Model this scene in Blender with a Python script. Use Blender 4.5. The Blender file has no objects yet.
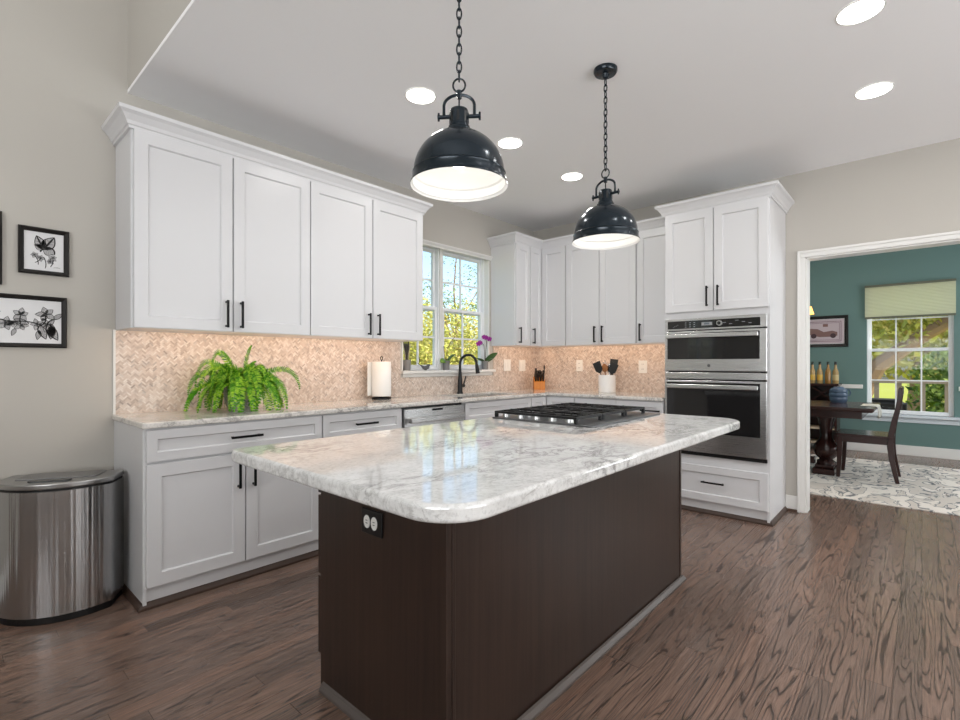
import bpy, bmesh, math, random
from math import sin, cos, pi, radians, sqrt
from mathutils import Vector, Matrix
random.seed(7)
S = bpy.context.scene
C = S.collection
# ------------------------------------------------------------------ camera
cam = bpy.data.cameras.new('camera'); camo = bpy.data.objects.new('camera', cam); C.objects.link(camo)
cam.sensor_width = 36; cam.sensor_fit = 'HORIZONTAL'; cam.lens = 492.394/960*36
cam.shift_x = -0.83/960; cam.shift_y = 4.0/960; cam.clip_start = .02; cam.clip_end = 300
camo.location = (0, 0, 1.1975); camo.rotation_euler = (pi/2, 0, -radians(48.1416))
S.camera = camo
# ------------------------------------------------------------------ world, sun, exposure
S.view_settings.view_transform = 'Standard'; S.view_settings.look = 'None'
S.view_settings.gamma = 1; S.view_settings.use_curve_mapping = False
S.view_settings.exposure = 0.25
w = bpy.data.worlds.new('sky'); S.world = w; w.use_nodes = True
nt = w.node_tree; bg = nt.nodes['Background']
sky = nt.nodes.new('ShaderNodeTexSky'); sky.sky_type = 'NISHITA'; sky.sun_disc = False
sky.sun_elevation = radians(38); sky.sun_rotation = radians(200); sky.altitude = 100; sky.air_density = 1.0; sky.dust_density = 2.5; sky.ozone_density = .8
nt.links.new(sky.outputs[0], bg.inputs[0]); bg.inputs[1].default_value = .27
try:
    S.cycles.use_denoising = True
    S.cycles.max_bounces = 10; S.cycles.diffuse_bounces = 5; S.cycles.glossy_bounces = 5
    S.cycles.caustics_reflective = False; S.cycles.caustics_refractive = False
    S.cycles.sample_clamp_indirect = 6
except Exception: pass

def lamp(name, kind, loc, energy, color=(1, 1, 1), rot=(0, 0, 0), **k):
    l = bpy.data.lights.new(name, kind); l.energy = energy; l.color = color
    for a, v in k.items(): setattr(l, a, v)
    o = bpy.data.objects.new(name, l); C.objects.link(o); o.location = loc; o.rotation_euler = rot
    return o
sun = lamp('sun', 'SUN', (0, 0, 20), 3.5, (1, .95, .86), angle=.02)
sun.rotation_euler = Vector((-.25, .75, -.62)).to_track_quat('-Z', 'Y').to_euler()
# added unseen fill lamps, tilted up to brighten the ceiling; these walls are closed
lamp('left_fill_light', 'AREA', (-3.85, -.6, 1.9), 265, (.955, .98, 1), (0, -pi/2-.95, 0), shape='RECTANGLE', size=3.0, size_y=3.4)
lamp('rear_fill_light', 'AREA', (1.6, -3.85, 1.35), 205, (.955, .98, 1), (pi/2+1.0, 0, 0), shape='RECTANGLE', size=4.4, size_y=2.1)
lamp('dining_fill_light', 'AREA', (6.6, -2.3, 1.5), 60, (.95, .98, 1), (pi/2, 0, 0), shape='RECTANGLE', size=1.8, size_y=1.6)  # added out-of-view fill for the dining room, no window on this side

# ------------------------------------------------------------------ helpers
WM = {}
def lin(c):
    r = []
    for v in c:
        v /= 255
        r.append(v/12.92 if v <= .04045 else ((v+.055)/1.055)**2.4)
    return (*r, 1)
def mat(name, col, rough=.5, metal=0, spec=.5, emit=None, es=0, coat=0, trans=0, ior=1.45, alpha=1):
    m = bpy.data.materials.new(name); m.use_nodes = True
    b = m.node_tree.nodes['Principled BSDF']
    b.inputs['Base Color'].default_value = lin(col); b.inputs['Roughness'].default_value = rough
    b.inputs['Metallic'].default_value = metal; b.inputs['Specular IOR Level'].default_value = spec
    b.inputs['Coat Weight'].default_value = coat; b.inputs['Transmission Weight'].default_value = trans
    b.inputs['IOR'].default_value = ior; b.inputs['Alpha'].default_value = alpha
    if emit: b.inputs['Emission Color'].default_value = lin(emit); b.inputs['Emission Strength'].default_value = es
    return m
class N:
    """small node helper"""
    def __init__(s, m): s.t = m.node_tree; s.b = s.t.nodes['Principled BSDF']
    def n(s, typ, **k):
        x = s.t.nodes.new('ShaderNode'+typ)
        for a, v in k.items():
            if a.startswith('i_'): x.inputs[a[2:].replace('_', ' ')].default_value = v
            elif a.startswith('n_'): x.inputs[int(a[2:])].default_value = v
            else: setattr(x, a, v)
        return x
    def l(s, a, b): s.t.links.new(a, b)
    def math(s, op, a, b=0.0, c=None):
        x = s.n('Math', operation=op)
        for i, v in enumerate((a, b, c)):
            if v is None: continue
            if hasattr(v, 'links'): s.l(v, x.inputs[i])
            else: x.inputs[i].default_value = v
        return x.outputs[0]
    def mix(s, f, a, b, blend='MIX'):
        x = s.n('Mix', data_type='RGBA', blend_type=blend)
        for sock, v in ((x.inputs[0], f), (x.inputs[6], a), (x.inputs[7], b)):
            if hasattr(v, 'links'): s.l(v, sock)
            else: sock.default_value = v
        return x.outputs[2]
    def ramp(s, f, stops, interp='LINEAR'):
        x = s.n('ValToRGB'); e = x.color_ramp.elements; x.color_ramp.interpolation = interp
        while len(e) < len(stops): e.new(.5)
        for i, (p, c) in enumerate(stops): e[i].position = p; e[i].color = c if len(c) == 4 else (*c, 1)
        s.l(f, x.inputs[0]); return x.outputs[0]
    def obj(s): return s.n('TexCoord').outputs['Object']
    def mapping(s, v, scale=(1, 1, 1), rot=(0, 0, 0), loc=(0, 0, 0)):
        x = s.n('Mapping'); x.inputs['Scale'].default_value = scale; x.inputs['Rotation'].default_value = rot; x.inputs['Location'].default_value = loc
        s.l(v, x.inputs[0]); return x.outputs[0]
    def noise(s, v, scale, detail=4, rough=.5, dist=0):
        x = s.n('TexNoise'); x.inputs['Scale'].default_value = scale; x.inputs['Detail'].default_value = detail
        x.inputs['Roughness'].default_value = rough; x.inputs['Distortion'].default_value = dist
        s.l(v, x.inputs['Vector']); return x.outputs['Fac']
    def bump(s, h, strength=.2, dist=.01):
        x = s.n('Bump'); x.inputs['Strength'].default_value = strength; x.inputs['Distance'].default_value = dist
        s.l(h, x.inputs['Height']); s.l(x.outputs[0], s.b.inputs['Normal'])

def B(): return bmesh.new()
def box(bm, x0, x1, y0, y1, z0, z1, M=None):
    vs = [bm.verts.new((x, y, z)) for x in (x0, x1) for y in (y0, y1) for z in (z0, z1)]
    for f in ((0, 1, 3, 2), (4, 6, 7, 5), (0, 4, 5, 1), (2, 3, 7, 6), (0, 2, 6, 4), (1, 5, 7, 3)): bm.faces.new([vs[i] for i in f])
    if M is not None: bmesh.ops.transform(bm, matrix=M, verts=vs)
    return vs
def lathe(bm, prof, cx=0, cy=0, n=32, M=None, caps=True):
    rings = []; new = []
    for r, z in prof:
        ring = [bm.verts.new((cx+r*cos(2*pi*i/n), cy+r*sin(2*pi*i/n), z)) for i in range(n)]
        rings.append(ring); new += ring
    for a, b in zip(rings, rings[1:]):
        for i in range(n): bm.faces.new((a[i], a[(i+1) % n], b[(i+1) % n], b[i]))
    if caps:
        bm.faces.new(rings[0][::-1]); bm.faces.new(rings[-1])
    if M is not None: bmesh.ops.transform(bm, matrix=M, verts=new)
    return new
def tube(bm, pts, r, n=8, closed=False, caps=True):
    pts = [Vector(p) for p in pts]; rings = []; m = len(pts)
    rad = r if isinstance(r, (list, tuple)) else [r]*m
    up = None
    for i, p in enumerate(pts):
        if closed: t = (pts[(i+1) % m]-pts[i-1]).normalized()
        else: t = (pts[min(i+1, m-1)]-pts[max(i-1, 0)]).normalized()
        if up is None: up = Vector((0, 0, 1)) if abs(t.z) < .9 else Vector((1, 0, 0))
        a = t.cross(up); a = a.normalized() if a.length > 1e-5 else t.orthogonal().normalized()
        b = a.cross(t).normalized(); up = b
        rings.append([bm.verts.new(p+rad[i]*(a*cos(2*pi*k/n)+b*sin(2*pi*k/n))) for k in range(n)])
    seq = list(zip(rings, rings[1:]))+([(rings[-1], rings[0])] if closed else [])
    for a, b in seq:
        for k in range(n): bm.faces.new((a[k], a[(k+1) % n], b[(k+1) % n], b[k]))
    if caps and not closed:
        bm.faces.new(rings[0][::-1]); bm.faces.new(rings[-1])
def prism(bm, poly, z0, z1, M=None):
    a = [bm.verts.new((x, y, z0)) for x, y in poly]; b = [bm.verts.new((x, y, z1)) for x, y in poly]
    bm.faces.new(a[::-1]); bm.faces.new(b)
    for i in range(len(poly)): bm.faces.new((a[i], a[(i+1) % len(poly)], b[(i+1) % len(poly)], b[i]))
    if M is not None: bmesh.ops.transform(bm, matrix=M, verts=a+b)
def sweep(bm, path, prof, closed=False):
    """profile (out, up) along a horizontal mitred path of (x,y); out = right-hand side of travel"""
    n = len(path); rings = []
    for i, p in enumerate(path):
        p = Vector(p)
        d0 = (p-Vector(path[i-1])).normalized() if (i > 0 or closed) else None
        d1 = (Vector(path[(i+1) % n])-p).normalized() if (i < n-1 or closed) else None
        d0 = d0 or d1; d1 = d1 or d0
        n0 = Vector((d0.y, -d0.x)); n1 = Vector((d1.y, -d1.x)); m = (n0+n1); m = m/ max(.2, m.dot(n0))
        rings.append([bm.verts.new((p.x+m.x*o, p.y+m.y*o, z)) for o, z in prof])
    k = len(prof)
    seq = list(zip(rings, rings[1:]))+([(rings[-1], rings[0])] if closed else [])
    for a, b in seq:
        for i in range(k): bm.faces.new((a[i], a[(i+1) % k], b[(i+1) % k], b[i]))
    if not closed: bm.faces.new(rings[0]); bm.faces.new(rings[-1][::-1])
def obj(name, bm, m, parent=None, world=True, bevel=0, smooth=False, segs=2, recalc=True):
    if recalc: bmesh.ops.recalc_face_normals(bm, faces=bm.faces[:])
    if parent is not None and world: bm.transform(WM[parent.name].inverted())
    me = bpy.data.meshes.new(name); bm.to_mesh(me); bm.free(); me.materials.append(m)
    o = bpy.data.objects.new(name, me); C.objects.link(o)
    if parent is not None: o.parent = parent; WM[o.name] = WM[parent.name]
    else: WM[o.name] = Matrix.Identity(4)
    if smooth:
        for p in me.polygons: p.use_smooth = True
        me.set_sharp_from_angle(angle=radians(40))
    if bevel:
        b = o.modifiers.new('bevel', 'BEVEL'); b.width = bevel; b.segments = segs; b.limit_method = 'ANGLE'; b.angle_limit = radians(40)
    return o
def tag(o, label, cat, group=None, kind=None):
    if label: o['label'] = label
    if cat: o['category'] = cat
    if group: o['group'] = group
    if kind: o['kind'] = kind
    return o
def thing(name, label, cat, loc=(0, 0, 0), rz=0, group=None):
    o = bpy.data.objects.new(name, None); C.objects.link(o); o.empty_display_size = .1
    o.location = loc; o.rotation_euler = (0, 0, rz); WM[o.name] = Matrix.Translation(loc) @ Matrix.Rotation(rz, 4, 'Z')
    return tag(o, label, cat, group)
def struct(name, bm, m, **k):
    o = obj(name, bm, m, **k); o['kind'] = 'structure'; return o
def copy_tree(o, parent=None):
    c = o.copy(); C.objects.link(c)
    if parent is not None: c.parent = parent
    for ch in list(o.children): copy_tree(ch, c)
    return c
def place(src, loc, rz, label):
    c = copy_tree(src); c.location = loc; c.rotation_euler = (0, 0, rz); c['label'] = label
    WM[c.name] = Matrix.Translation(loc) @ Matrix.Rotation(rz, 4, 'Z'); return c
def rrect(x0, x1, y0, y1, r, n=8):
    rs = r if isinstance(r, (list, tuple)) else (r, r, r, r); p = []
    for (cx, cy, a0), q in zip(((x0, y0, pi), (x1, y0, 1.5*pi), (x1, y1, 0), (x0, y1, .5*pi)), rs):
        ox = cx+(q if cx == x0 else -q); oy = cy+(q if cy == y0 else -q)
        for i in range(n+1): p.append((ox+q*cos(a0+pi/2*i/n), oy+q*sin(a0+pi/2*i/n)))
    return p

# ------------------------------------------------------------------ materials
M_white = mat('cabinet_white_paint', (216, 216, 218), .32, spec=.45)
M_dark_gap = mat('cabinet_shadow_rail', (188, 188, 188), .6)
M_trim = mat('trim_white', (228, 227, 224), .35)
M_black = mat('black_metal', (24, 24, 25), .35, .6)
M_ceil = mat('ceiling_paint', (247, 247, 248), .95, spec=.1)
def wall_mat(name, col):
    m = mat(name, col, .85, spec=.15); h = N(m); v = h.obj()
    h.bump(h.noise(v, 220, 2), .03, .002); return m
M_wall = wall_mat('greige_wall_paint', (190, 186, 179))
M_teal = wall_mat('teal_wall_paint', (104, 130, 127))
def wood_floor():
    m = mat('oak_plank_floor', (110, 85, 70), .3, spec=.5); h = N(m); v = h.obj()
    sep = h.n('SeparateXYZ'); h.l(v, sep.inputs[0]); X, Y = sep.outputs[0], sep.outputs[1]
    pw = .083; row = h.math('FLOOR', h.math('DIVIDE', Y, pw)); fy = h.math('FRACT', h.math('DIVIDE', Y, pw))
    r1 = h.n('TexWhiteNoise', noise_dimensions='1D'); h.l(row, r1.inputs['W'])
    xs = h.math('ADD', X, h.math('MULTIPLY', r1.outputs['Value'], 7.3))
    plen = 1.15; pi_ = h.math('FLOOR', h.math('DIVIDE', xs, plen)); fx = h.math('FRACT', h.math('DIVIDE', xs, plen))
    cv = h.n('CombineXYZ'); h.l(row, cv.inputs[0]); h.l(pi_, cv.inputs[1])
    r2 = h.n('TexWhiteNoise', noise_dimensions='2D'); h.l(cv.outputs[0], r2.inputs['Vector'])
    rc = h.n('SeparateColor'); h.l(r2.outputs['Color'], rc.inputs[0])
    # cathedral grain: contour lines of a noise field stretched along the board, its own piece of field per board
    gv = h.n('CombineXYZ'); h.l(h.math('MULTIPLY_ADD', xs, 1.0, h.math('MULTIPLY', rc.outputs[0], 40)), gv.inputs[0])
    h.l(h.math('MULTIPLY', Y, 12.0), gv.inputs[1]); h.l(h.math('MULTIPLY', rc.outputs[1], 50), gv.inputs[2])
    f = h.noise(h.mapping(gv.outputs[0], (.6, 1.0, 1)), 1.0, 2.2, .5, .25)
    freq = h.math('MULTIPLY_ADD', rc.outputs[2], 10, 14)
    tri = h.math('PINGPONG', h.math('MULTIPLY', f, freq), .5)
    lines = h.ramp(tri, [(0, (1, 1, 1)), (.06, (.85, .85, .85)), (.15, (.18, .18, .18)), (.5, (0, 0, 0))])
    fine = h.noise(h.mapping(v, (7, 190, 1)), 1.0, 3, .65)
    fm = h.ramp(fine, [(.35, (0, 0, 0)), (.7, (1, 1, 1))])
    base = h.ramp(rc.outputs[0], [(0, lin((128, 108, 97))[:3]), (.3, lin((152, 124, 109))[:3]), (.6, lin((138, 116, 104))[:3]), (.85, lin((158, 126, 109))[:3]), (1, lin((106, 92, 84))[:3])])
    base = h.mix(h.math('MULTIPLY', fm, .60), base, lin((88, 72, 63)))
    patch = h.ramp(h.noise(h.mapping(gv.outputs[0], (.8, .5, 1)), 1.7, 2), [(.4, (0, 0, 0)), (.75, (1, 1, 1))])
    base = h.mix(h.math('MULTIPLY', patch, .35), base, lin((116, 98, 88)))
    col = h.mix(h.math('MULTIPLY', lines, .95), base, lin((58, 46, 40)))
    gy = h.math('LESS_THAN', h.math('MINIMUM', fy, h.math('SUBTRACT', 1.0, fy)), .012)
    gx = h.math('LESS_THAN', h.math('MINIMUM', fx, h.math('SUBTRACT', 1.0, fx)), .0011)
    gap = h.math('MAXIMUM', gx, gy)
    col = h.mix(h.math('MULTIPLY', gap, .7), col, lin((48, 38, 33)))
    h.l(col, h.b.inputs['Base Color'])
    h.l(h.math('MULTIPLY_ADD', lines, .12, .22), h.b.inputs['Roughness'])
    h.bump(h.math('SUBTRACT', 1.0, h.math('MAXIMUM', h.math('MULTIPLY', lines, .35), gap)), .18, .002)
    return m
M_floor = wood_floor()
def quartz(name, tint, sc=1.0):
    m = mat(name, (225, 224, 221), .05, spec=.75); h = N(m); v = h.obj()
    v2 = h.mapping(v, (1, 1.8, 1.8), (0, 0, .25))
    n1 = h.noise(v2, 6.5*sc, 8, .65, .6); n2 = h.noise(h.mapping(v, (1, 1.6, 1.6), (0, 0, -.5), (3, 1, 0)), 9*sc, 6, .6, .8)
    vein = h.ramp(h.math('ABSOLUTE', h.math('SUBTRACT', n1, .5)), [(0, (1, 1, 1)), (.018, (.55, .55, .55)), (.06, (0, 0, 0))])
    vein2 = h.ramp(h.math('ABSOLUTE', h.math('SUBTRACT', n2, .5)), [(0, (1, 1, 1)), (.012, (.35, .35, .35)), (.04, (0, 0, 0))])
    mask = h.ramp(h.noise(v, 2.6*sc, 3), [(.42, (0, 0, 0)), (.62, (1, 1, 1))])
    mask2 = h.ramp(h.noise(h.mapping(v, (1, 1, 1), (0, 0, 0), (5, 5, 5)), 6*sc, 3), [(.45, (.1, .1, .1)), (.65, (1, 1, 1))])
    sp = h.ramp(h.noise(v, 75*sc, 3, .7), [(.38, (1, 1, 1)), (.5, (0, 0, 0))])
    cl = h.noise(v, 14*sc, 5, .65)
    base = h.mix(h.ramp(cl, [(.4, (0, 0, 0)), (.7, (1, 1, 1))]), lin(tint), lin(tuple(c-15 for c in tint)))
    col = h.mix(h.math('MULTIPLY', sp, .28), base, lin((150, 148, 146)))
    col = h.mix(h.math('MULTIPLY', h.math('MULTIPLY', vein2, mask2), .55), col, lin((128, 124, 122)))
    col = h.mix(h.math('MULTIPLY', h.math('MULTIPLY', vein, mask), .75), col, lin((104, 100, 98)))
    h.l(col, h.b.inputs['Base Color']); return m
M_quartz = quartz('island_quartz', (230, 230, 229))
M_quartz_warm = quartz('perimeter_quartz', (230, 226, 220), 1.3)
def espresso():
    m = mat('espresso_wood', (52, 41, 37), .34, spec=.45); h = N(m); v = h.obj()
    g = h.noise(h.mapping(v, (60, 60, 1.6)), 1.0, 4, .6, .2)
    b = h.noise(h.mapping(v, (3, 3, 2)), 1.0, 3)
    c = h.mix(h.ramp(g, [(.35, (0, 0, 0)), (.7, (1, 1, 1))]), lin((55, 42, 36)), lin((38, 28, 24)))
    c = h.mix(h.math('MULTIPLY', h.ramp(b, [(.35, (0, 0, 0)), (.7, (1, 1, 1))]), .5), c, lin((60, 44, 36)))
    h.l(c, h.b.inputs['Base Color']); return m
M_esp = espresso()
M_dwood = mat('dark_cherry_wood', (50, 27, 24), .22, spec=.6)
def steel(name, col=(208, 208, 208), rough=.28, sc=(1, 300, 300), bstr=.004, var=.0):
    m = mat(name, col, rough, 1.0); h = N(m); v = h.obj()
    n = h.noise(h.mapping(v, sc), 1.0, 3, .6)
    h.l(h.math('MULTIPLY_ADD', n, .12, rough-.06), h.b.inputs['Roughness'])
    h.bump(n, bstr, .001); return m
M_steel = steel('brushed_steel', sc=(3, 3, 700))
M_steel_can = mat('ribbed_reflection_steel', (186, 186, 187), .24, 1.0)
def can_steel():
    h = N(M_steel_can); v = h.obj()
    a = h.noise(h.mapping(v, (26, 26, .25)), 1.0, 3, .55); b = h.noise(h.mapping(v, (3, 3, 260)), 1.0, 2)
    h.bump(h.math('ADD', h.math('MULTIPLY', a, 1.0), h.math('MULTIPLY', b, .01)), .55, .012)
can_steel()
M_blackglass = mat('oven_black_glass', (30, 30, 31), .05, spec=.75)
M_plastic_black = mat('black_plastic', (16, 16, 17), .4)
M_plate = mat('outlet_plate_white', (236, 236, 232), .35)
M_slot = mat('dark_slot', (40, 40, 40), .6)
M_shade_out = mat('pendant_gunmetal_enamel', (30, 40, 48), .2, .35)
M_shade_in = mat('pendant_white_enamel', (232, 232, 231), .45)
M_bulb = mat('lit_bulb', (255, 255, 250), .5, emit=(255, 246, 230), es=1.6)
M_led = mat('downlight_lens', (255, 255, 255), .5, emit=(255, 252, 246), es=9)
M_glass = mat('window_glass', (255, 255, 255), 0, trans=1, ior=1.0, spec=.0)
def pane_glass():
    m = bpy.data.materials.new('window_pane_glass'); m.use_nodes = True; t = m.node_tree; t.nodes.clear()
    o = t.nodes.new('ShaderNodeOutputMaterial'); tr = t.nodes.new('ShaderNodeBsdfTransparent'); gl = t.nodes.new('ShaderNodeBsdfGlossy'); mx = t.nodes.new('ShaderNodeMixShader')
    tr.inputs[0].default_value = (.96, .98, .98, 1); gl.inputs['Roughness'].default_value = .0
    mx.inputs[0].default_value = .008
    t.links.new(tr.outputs[0], mx.inputs[1]); t.links.new(gl.outputs[0], mx.inputs[2]); t.links.new(mx.outputs[0], o.inputs[0]); return m
M_pane = pane_glass()
M_vinyl = mat('window_vinyl', (236, 238, 240), .35)
M_paper = mat('art_paper', (225, 225, 226), .8)
M_ink = mat('art_ink', (40, 39, 39), .8)
M_ink2 = mat('art_ink_wash', (176, 175, 176), .8)
M_frame = mat('black_picture_frame', (34, 32, 31), .3)
M_grout = mat('tile_grout', (206, 188, 172), .8)
def tile():
    m = mat('marble_mosaic', (214, 192, 176), .3, spec=.4); h = N(m)
    g = h.n('NewGeometry'); v = h.obj()
    c = h.ramp(g.outputs['Random Per Island'], [(0, lin((190, 172, 158))[:3]), (.25, lin((212, 195, 182))[:3]), (.6, lin((220, 205, 193))[:3]), (.93, lin((236, 226, 217))[:3]), (1, lin((172, 158, 148))[:3])])
    n = h.noise(v, 22, 5, .65)
    c = h.mix(h.math('MULTIPLY', h.ramp(n, [(.5, (0, 0, 0)), (.72, (1, 1, 1))]), .45), c, lin((150, 134, 124)))
    h.l(c, h.b.inputs['Base Color']); return m
M_tile = tile()
M_leaf = mat('fern_green', (88, 150, 22), .5, spec=.3)
def fern_mat():
    h = N(M_leaf); g = h.n('NewGeometry')
    c = h.ramp(g.outputs['Random Per Island'], [(0, lin((44, 104, 12))[:3]), (.5, lin((86, 154, 22))[:3]), (1, lin((166, 204, 58))[:3])])
    h.l(c, h.b.inputs['Base Color'])
fern_mat()
def leaves_mat(name, cols):
    m = mat(name, cols[1], .6, spec=.2); h = N(m); g = h.n('NewGeometry')
    c = h.ramp(g.outputs['Random Per Island'], [(i/(len(cols)-1), lin(c)[:3]) for i, c in enumerate(cols)])
    h.l(c, h.b.inputs['Base Color']); return m
M_fol_y = leaves_mat('sunlit_yellow_green_leaves', [(122, 128, 44), (196, 194, 88), (232, 224, 140), (164, 170, 70), (216, 190, 112)])
M_fol_g = leaves_mat('green_leaves', [(58, 86, 34), (104, 132, 60), (156, 174, 92), (88, 114, 50)])
M_bark = mat('tree_bark', (150, 124, 100), .9)
M_grass = mat('lawn_grass', (176, 180, 66), .9)
M_deck = mat('weathered_deck_wood', (176, 160, 140), .7)

# ------------------------------------------------------------------ dimensions
YW, XW, ZC = 3.374, 4.692, 2.742
XS = .747
ZU0, ZU1 = 1.386, 2.418
YU, XU = 3.038, 4.371
YB, XB = 2.79, 4.090
XT, TY0, TY1 = 4.113, .835, 1.616
CT0, CT1 = .884, .914
WX0, WX1, WZ0, WZ1 = 2.735, 3.895, 1.14, 2.315      # kitchen window opening
DY1, DZ = .697, 2.052                                 # doorway inner edge / head
DX1 = 8.55
WT = .12

# ------------------------------------------------------------------ room shell
bm = B(); box(bm, -4, DX1+.12, -4, YW, -.1, 0); struct('floor', bm, M_floor)
bm = B()
for a in ((-4, -3.4, 0, 5.2), (-1.6, WX0, 0, 5.2), (-3.4, -1.6, 0, .8), (-3.4, -1.6, 2.3, 5.2), (WX1, XW+WT, 0, 5.2), (WX0, WX1, 0, WZ0), (WX0, WX1, WZ1, 5.2)): box(bm, a[0], a[1], YW, YW+.16, a[2], a[3])
struct('wall_back', bm, M_wall)
bm = B()
box(bm, XW, XW+WT, DY1, YW, 0, ZC); box(bm, XW, XW+WT, -1.6, DY1, DZ, ZC); box(bm, XW, XW+WT, -4, -1.6, 0, ZC)
o = struct('wall_right', bm, M_wall)
o.data.materials.append(M_teal)
for p in o.data.polygons:
    if p.normal.x > .5: p.material_index = 1
bm = B(); box(bm, -4.12, -4, -4, YW, 0, 5.2); struct('wall_left', bm, M_wall)
bm = B(); box(bm, -4.12, DX1+.12, -4.12, -4, 0, 5.2); struct('wall_front', bm, M_wall)
bm = B(); box(bm, XS, XW+WT, -4, YW, ZC, ZC+.02); struct('ceiling', bm, M_ceil)
bm = B(); box(bm, XS, XS+.1, -4, YW, ZC+.02, 5.2); struct('wall_above', bm, M_wall)
bm = B(); box(bm, -4.12, XS+.1, -4.12, YW+.16, 5.2, 5.3); struct('ceiling_family', bm, M_ceil)
# dining room
bm = B()
DWY0, DWY1, DWZ0, DWZ1 = -.30, .565, .53, 2.255
for a in ((-4, DWY0, 0, ZC), (DWY1, YW, 0, ZC), (DWY0, DWY1, 0, DWZ0), (DWY0, DWY1, DWZ1, ZC)): box(bm, DX1, DX1+.14, a[0], a[1], a[2], a[3])
struct('wall_dining', bm, M_teal)
bm = B(); box(bm, XW+WT, DX1+.14, YW-.12, YW, 0, ZC); box(bm, XW+WT, DX1+.14, -2.6, -2.5, 0, ZC); struct('wall_side', bm, M_teal)
bm = B(); box(bm, XW+WT, DX1+.14, -4, YW, ZC, ZC+.1); struct('ceiling_dining', bm, M_ceil)
# casing of the doorway, both faces and the jamb lining
bm = B(); cw = .053
for xa, xb in ((XW-.02, XW), (XW+WT, XW+WT+.02)):
    box(bm, xa, xb, DY1, DY1+cw, 0, DZ); box(bm, xa, xb, -1.7, DY1+cw, DZ, DZ+cw)
box(bm, XW-.004, XW+WT+.004, DY1-.012, DY1, 0, DZ); box(bm, XW-.004, XW+WT+.004, -1.6, DY1, DZ-.012, DZ)
box(bm, XW-.03, XW-.02, DY1+cw-.02, DY1+cw, 0, DZ+cw); box(bm, XW-.03, XW-.02, -1.7, DY1+cw-.02, DZ+cw-.02, DZ+cw)
struct('trim_1', bm, M_trim, bevel=.003)
bm = B(); box(bm, XW-.014, XW, DY1+cw, TY0, 0, .125); struct('baseboard_right', bm, M_trim, bevel=.004)
bm = B(); box(bm, XW-.026, XW-.014, DY1+cw, TY0, 0, .018); struct('trim_2', bm, mat('shoe_wood', (88, 66, 54), .4))
bm = B(); box(bm, -4, .28, YW-.014, YW, 0, .125); struct('baseboard_back', bm, M_trim, bevel=.004)
bm = B(); box(bm, DX1-.015, DX1, -2.5, YW-.12, 0, .13); struct('baseboard_dining', bm, M_trim, bevel=.004)
bm = B()
box(bm, DX1-.022, DX1, DWY1+.04, YW-.12, .86, .915); box(bm, DX1-.022, DX1, -2.5, DWY0-.04, .86, .915)
struct('trim_3', bm, M_trim, bevel=.006)

# ------------------------------------------------------------------ kitchen window
def dh_window(name, f, a0, a1, z0, z1, parent, cols, lower_cols_rows=(2, 2)):
    """double-hung unit between a0..a1 in the wall plane; f(a,o,z)->xyz, o = outward depth"""
    def bx(bm, a, b, o0, o1, c, d):
        vs = box(bm, a, b, o0, o1, c, d)
        for v in vs: v.co = Vector(f(*v.co))
    zm = (z0+z1)/2-.005; fr = .02
    bm = B()
    bx(bm, a0, a0+fr, 0, .08, z0, z1); bx(bm, a1-fr, a1, 0, .08, z0, z1); bx(bm, a0+fr, a1-fr, 0, .08, z0, z0+fr); bx(bm, a0+fr, a1-fr, 0, .08, z1-fr, z1)
    fo = obj('window_frame', bm, M_vinyl, parent, bevel=.003)
    for k, (c, d, oo) in enumerate(((z0+fr, zm+.02, .012), (zm-.02, z1-fr, .042))):
        A, Bq = a0+fr, a1-fr; r = .030
        bm = B()
        bx(bm, A, A+r, oo, oo+.028, c, d); bx(bm, Bq-r, Bq, oo, oo+.028, c, d); bx(bm, A+r, Bq-r, oo, oo+.028, c, c+r); bx(bm, A+r, Bq-r, oo, oo+.028, d-r, d)
        s = obj('sash', bm, M_vinyl, parent, bevel=.003)
        bm = B(); nc, nr = cols, 2
        for i in range(1, nc):
            x = A+r+(Bq-A-2*r)*i/nc; bx(bm, x-.008, x+.008, oo+.006, oo+.02, c+r, d-r)
        for j in range(1, nr):
            z = c+r+(d-c-2*r)*j/nr; bx(bm, A+r, Bq-r, oo+.007, oo+.019, z-.008, z+.008)
        obj('muntins', bm, M_vinyl, s)
        bm = B(); bx(bm, A+r, Bq-r, oo+.011, oo+.014, c+r, d-r); obj('pane', bm, M_pane, s)
fA = lambda a, o, z: (a, YW+.06+o, z)
fB = lambda a, o, z: (DX1+.04+o, a, z)
xm = 3.255
r4 = thing('window_4', None, None, (0, 0, 0)); r4['kind'] = 'structure'; dh_window('w', fA, -3.4, -2.51, .8, 2.3, r4, 3); dh_window('w', fA, -2.49, -1.6, .8, 2.3, r4, 3)
for nme, a0, a1 in (('window_1', WX0, xm-.012), ('window_2', xm+.012, WX1)):
    r = thing(nme, None, None, (0, 0, 0)); r['kind'] = 'structure'; dh_window(nme, fA, a0, a1, WZ0+.0, WZ1-.004, r, 2)
r3 = thing('window_3', None, None, (0, 0, 0)); r3['kind'] = 'structure'; dh_window('w', fB, DWY0, DWY1, DWZ0, DWZ1, r3, 3)
bm = B()
box(bm, xm-.02, xm+.02, YW+.045, YW+.13, WZ0, WZ1)              # mullion cover
box(bm, WX1-.012, WX1, YW-.004, YW+.06, WZ0, WZ1); box(bm, WX0, WX0+.012, YW-.004, YW+.06, WZ0, WZ1)

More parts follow.
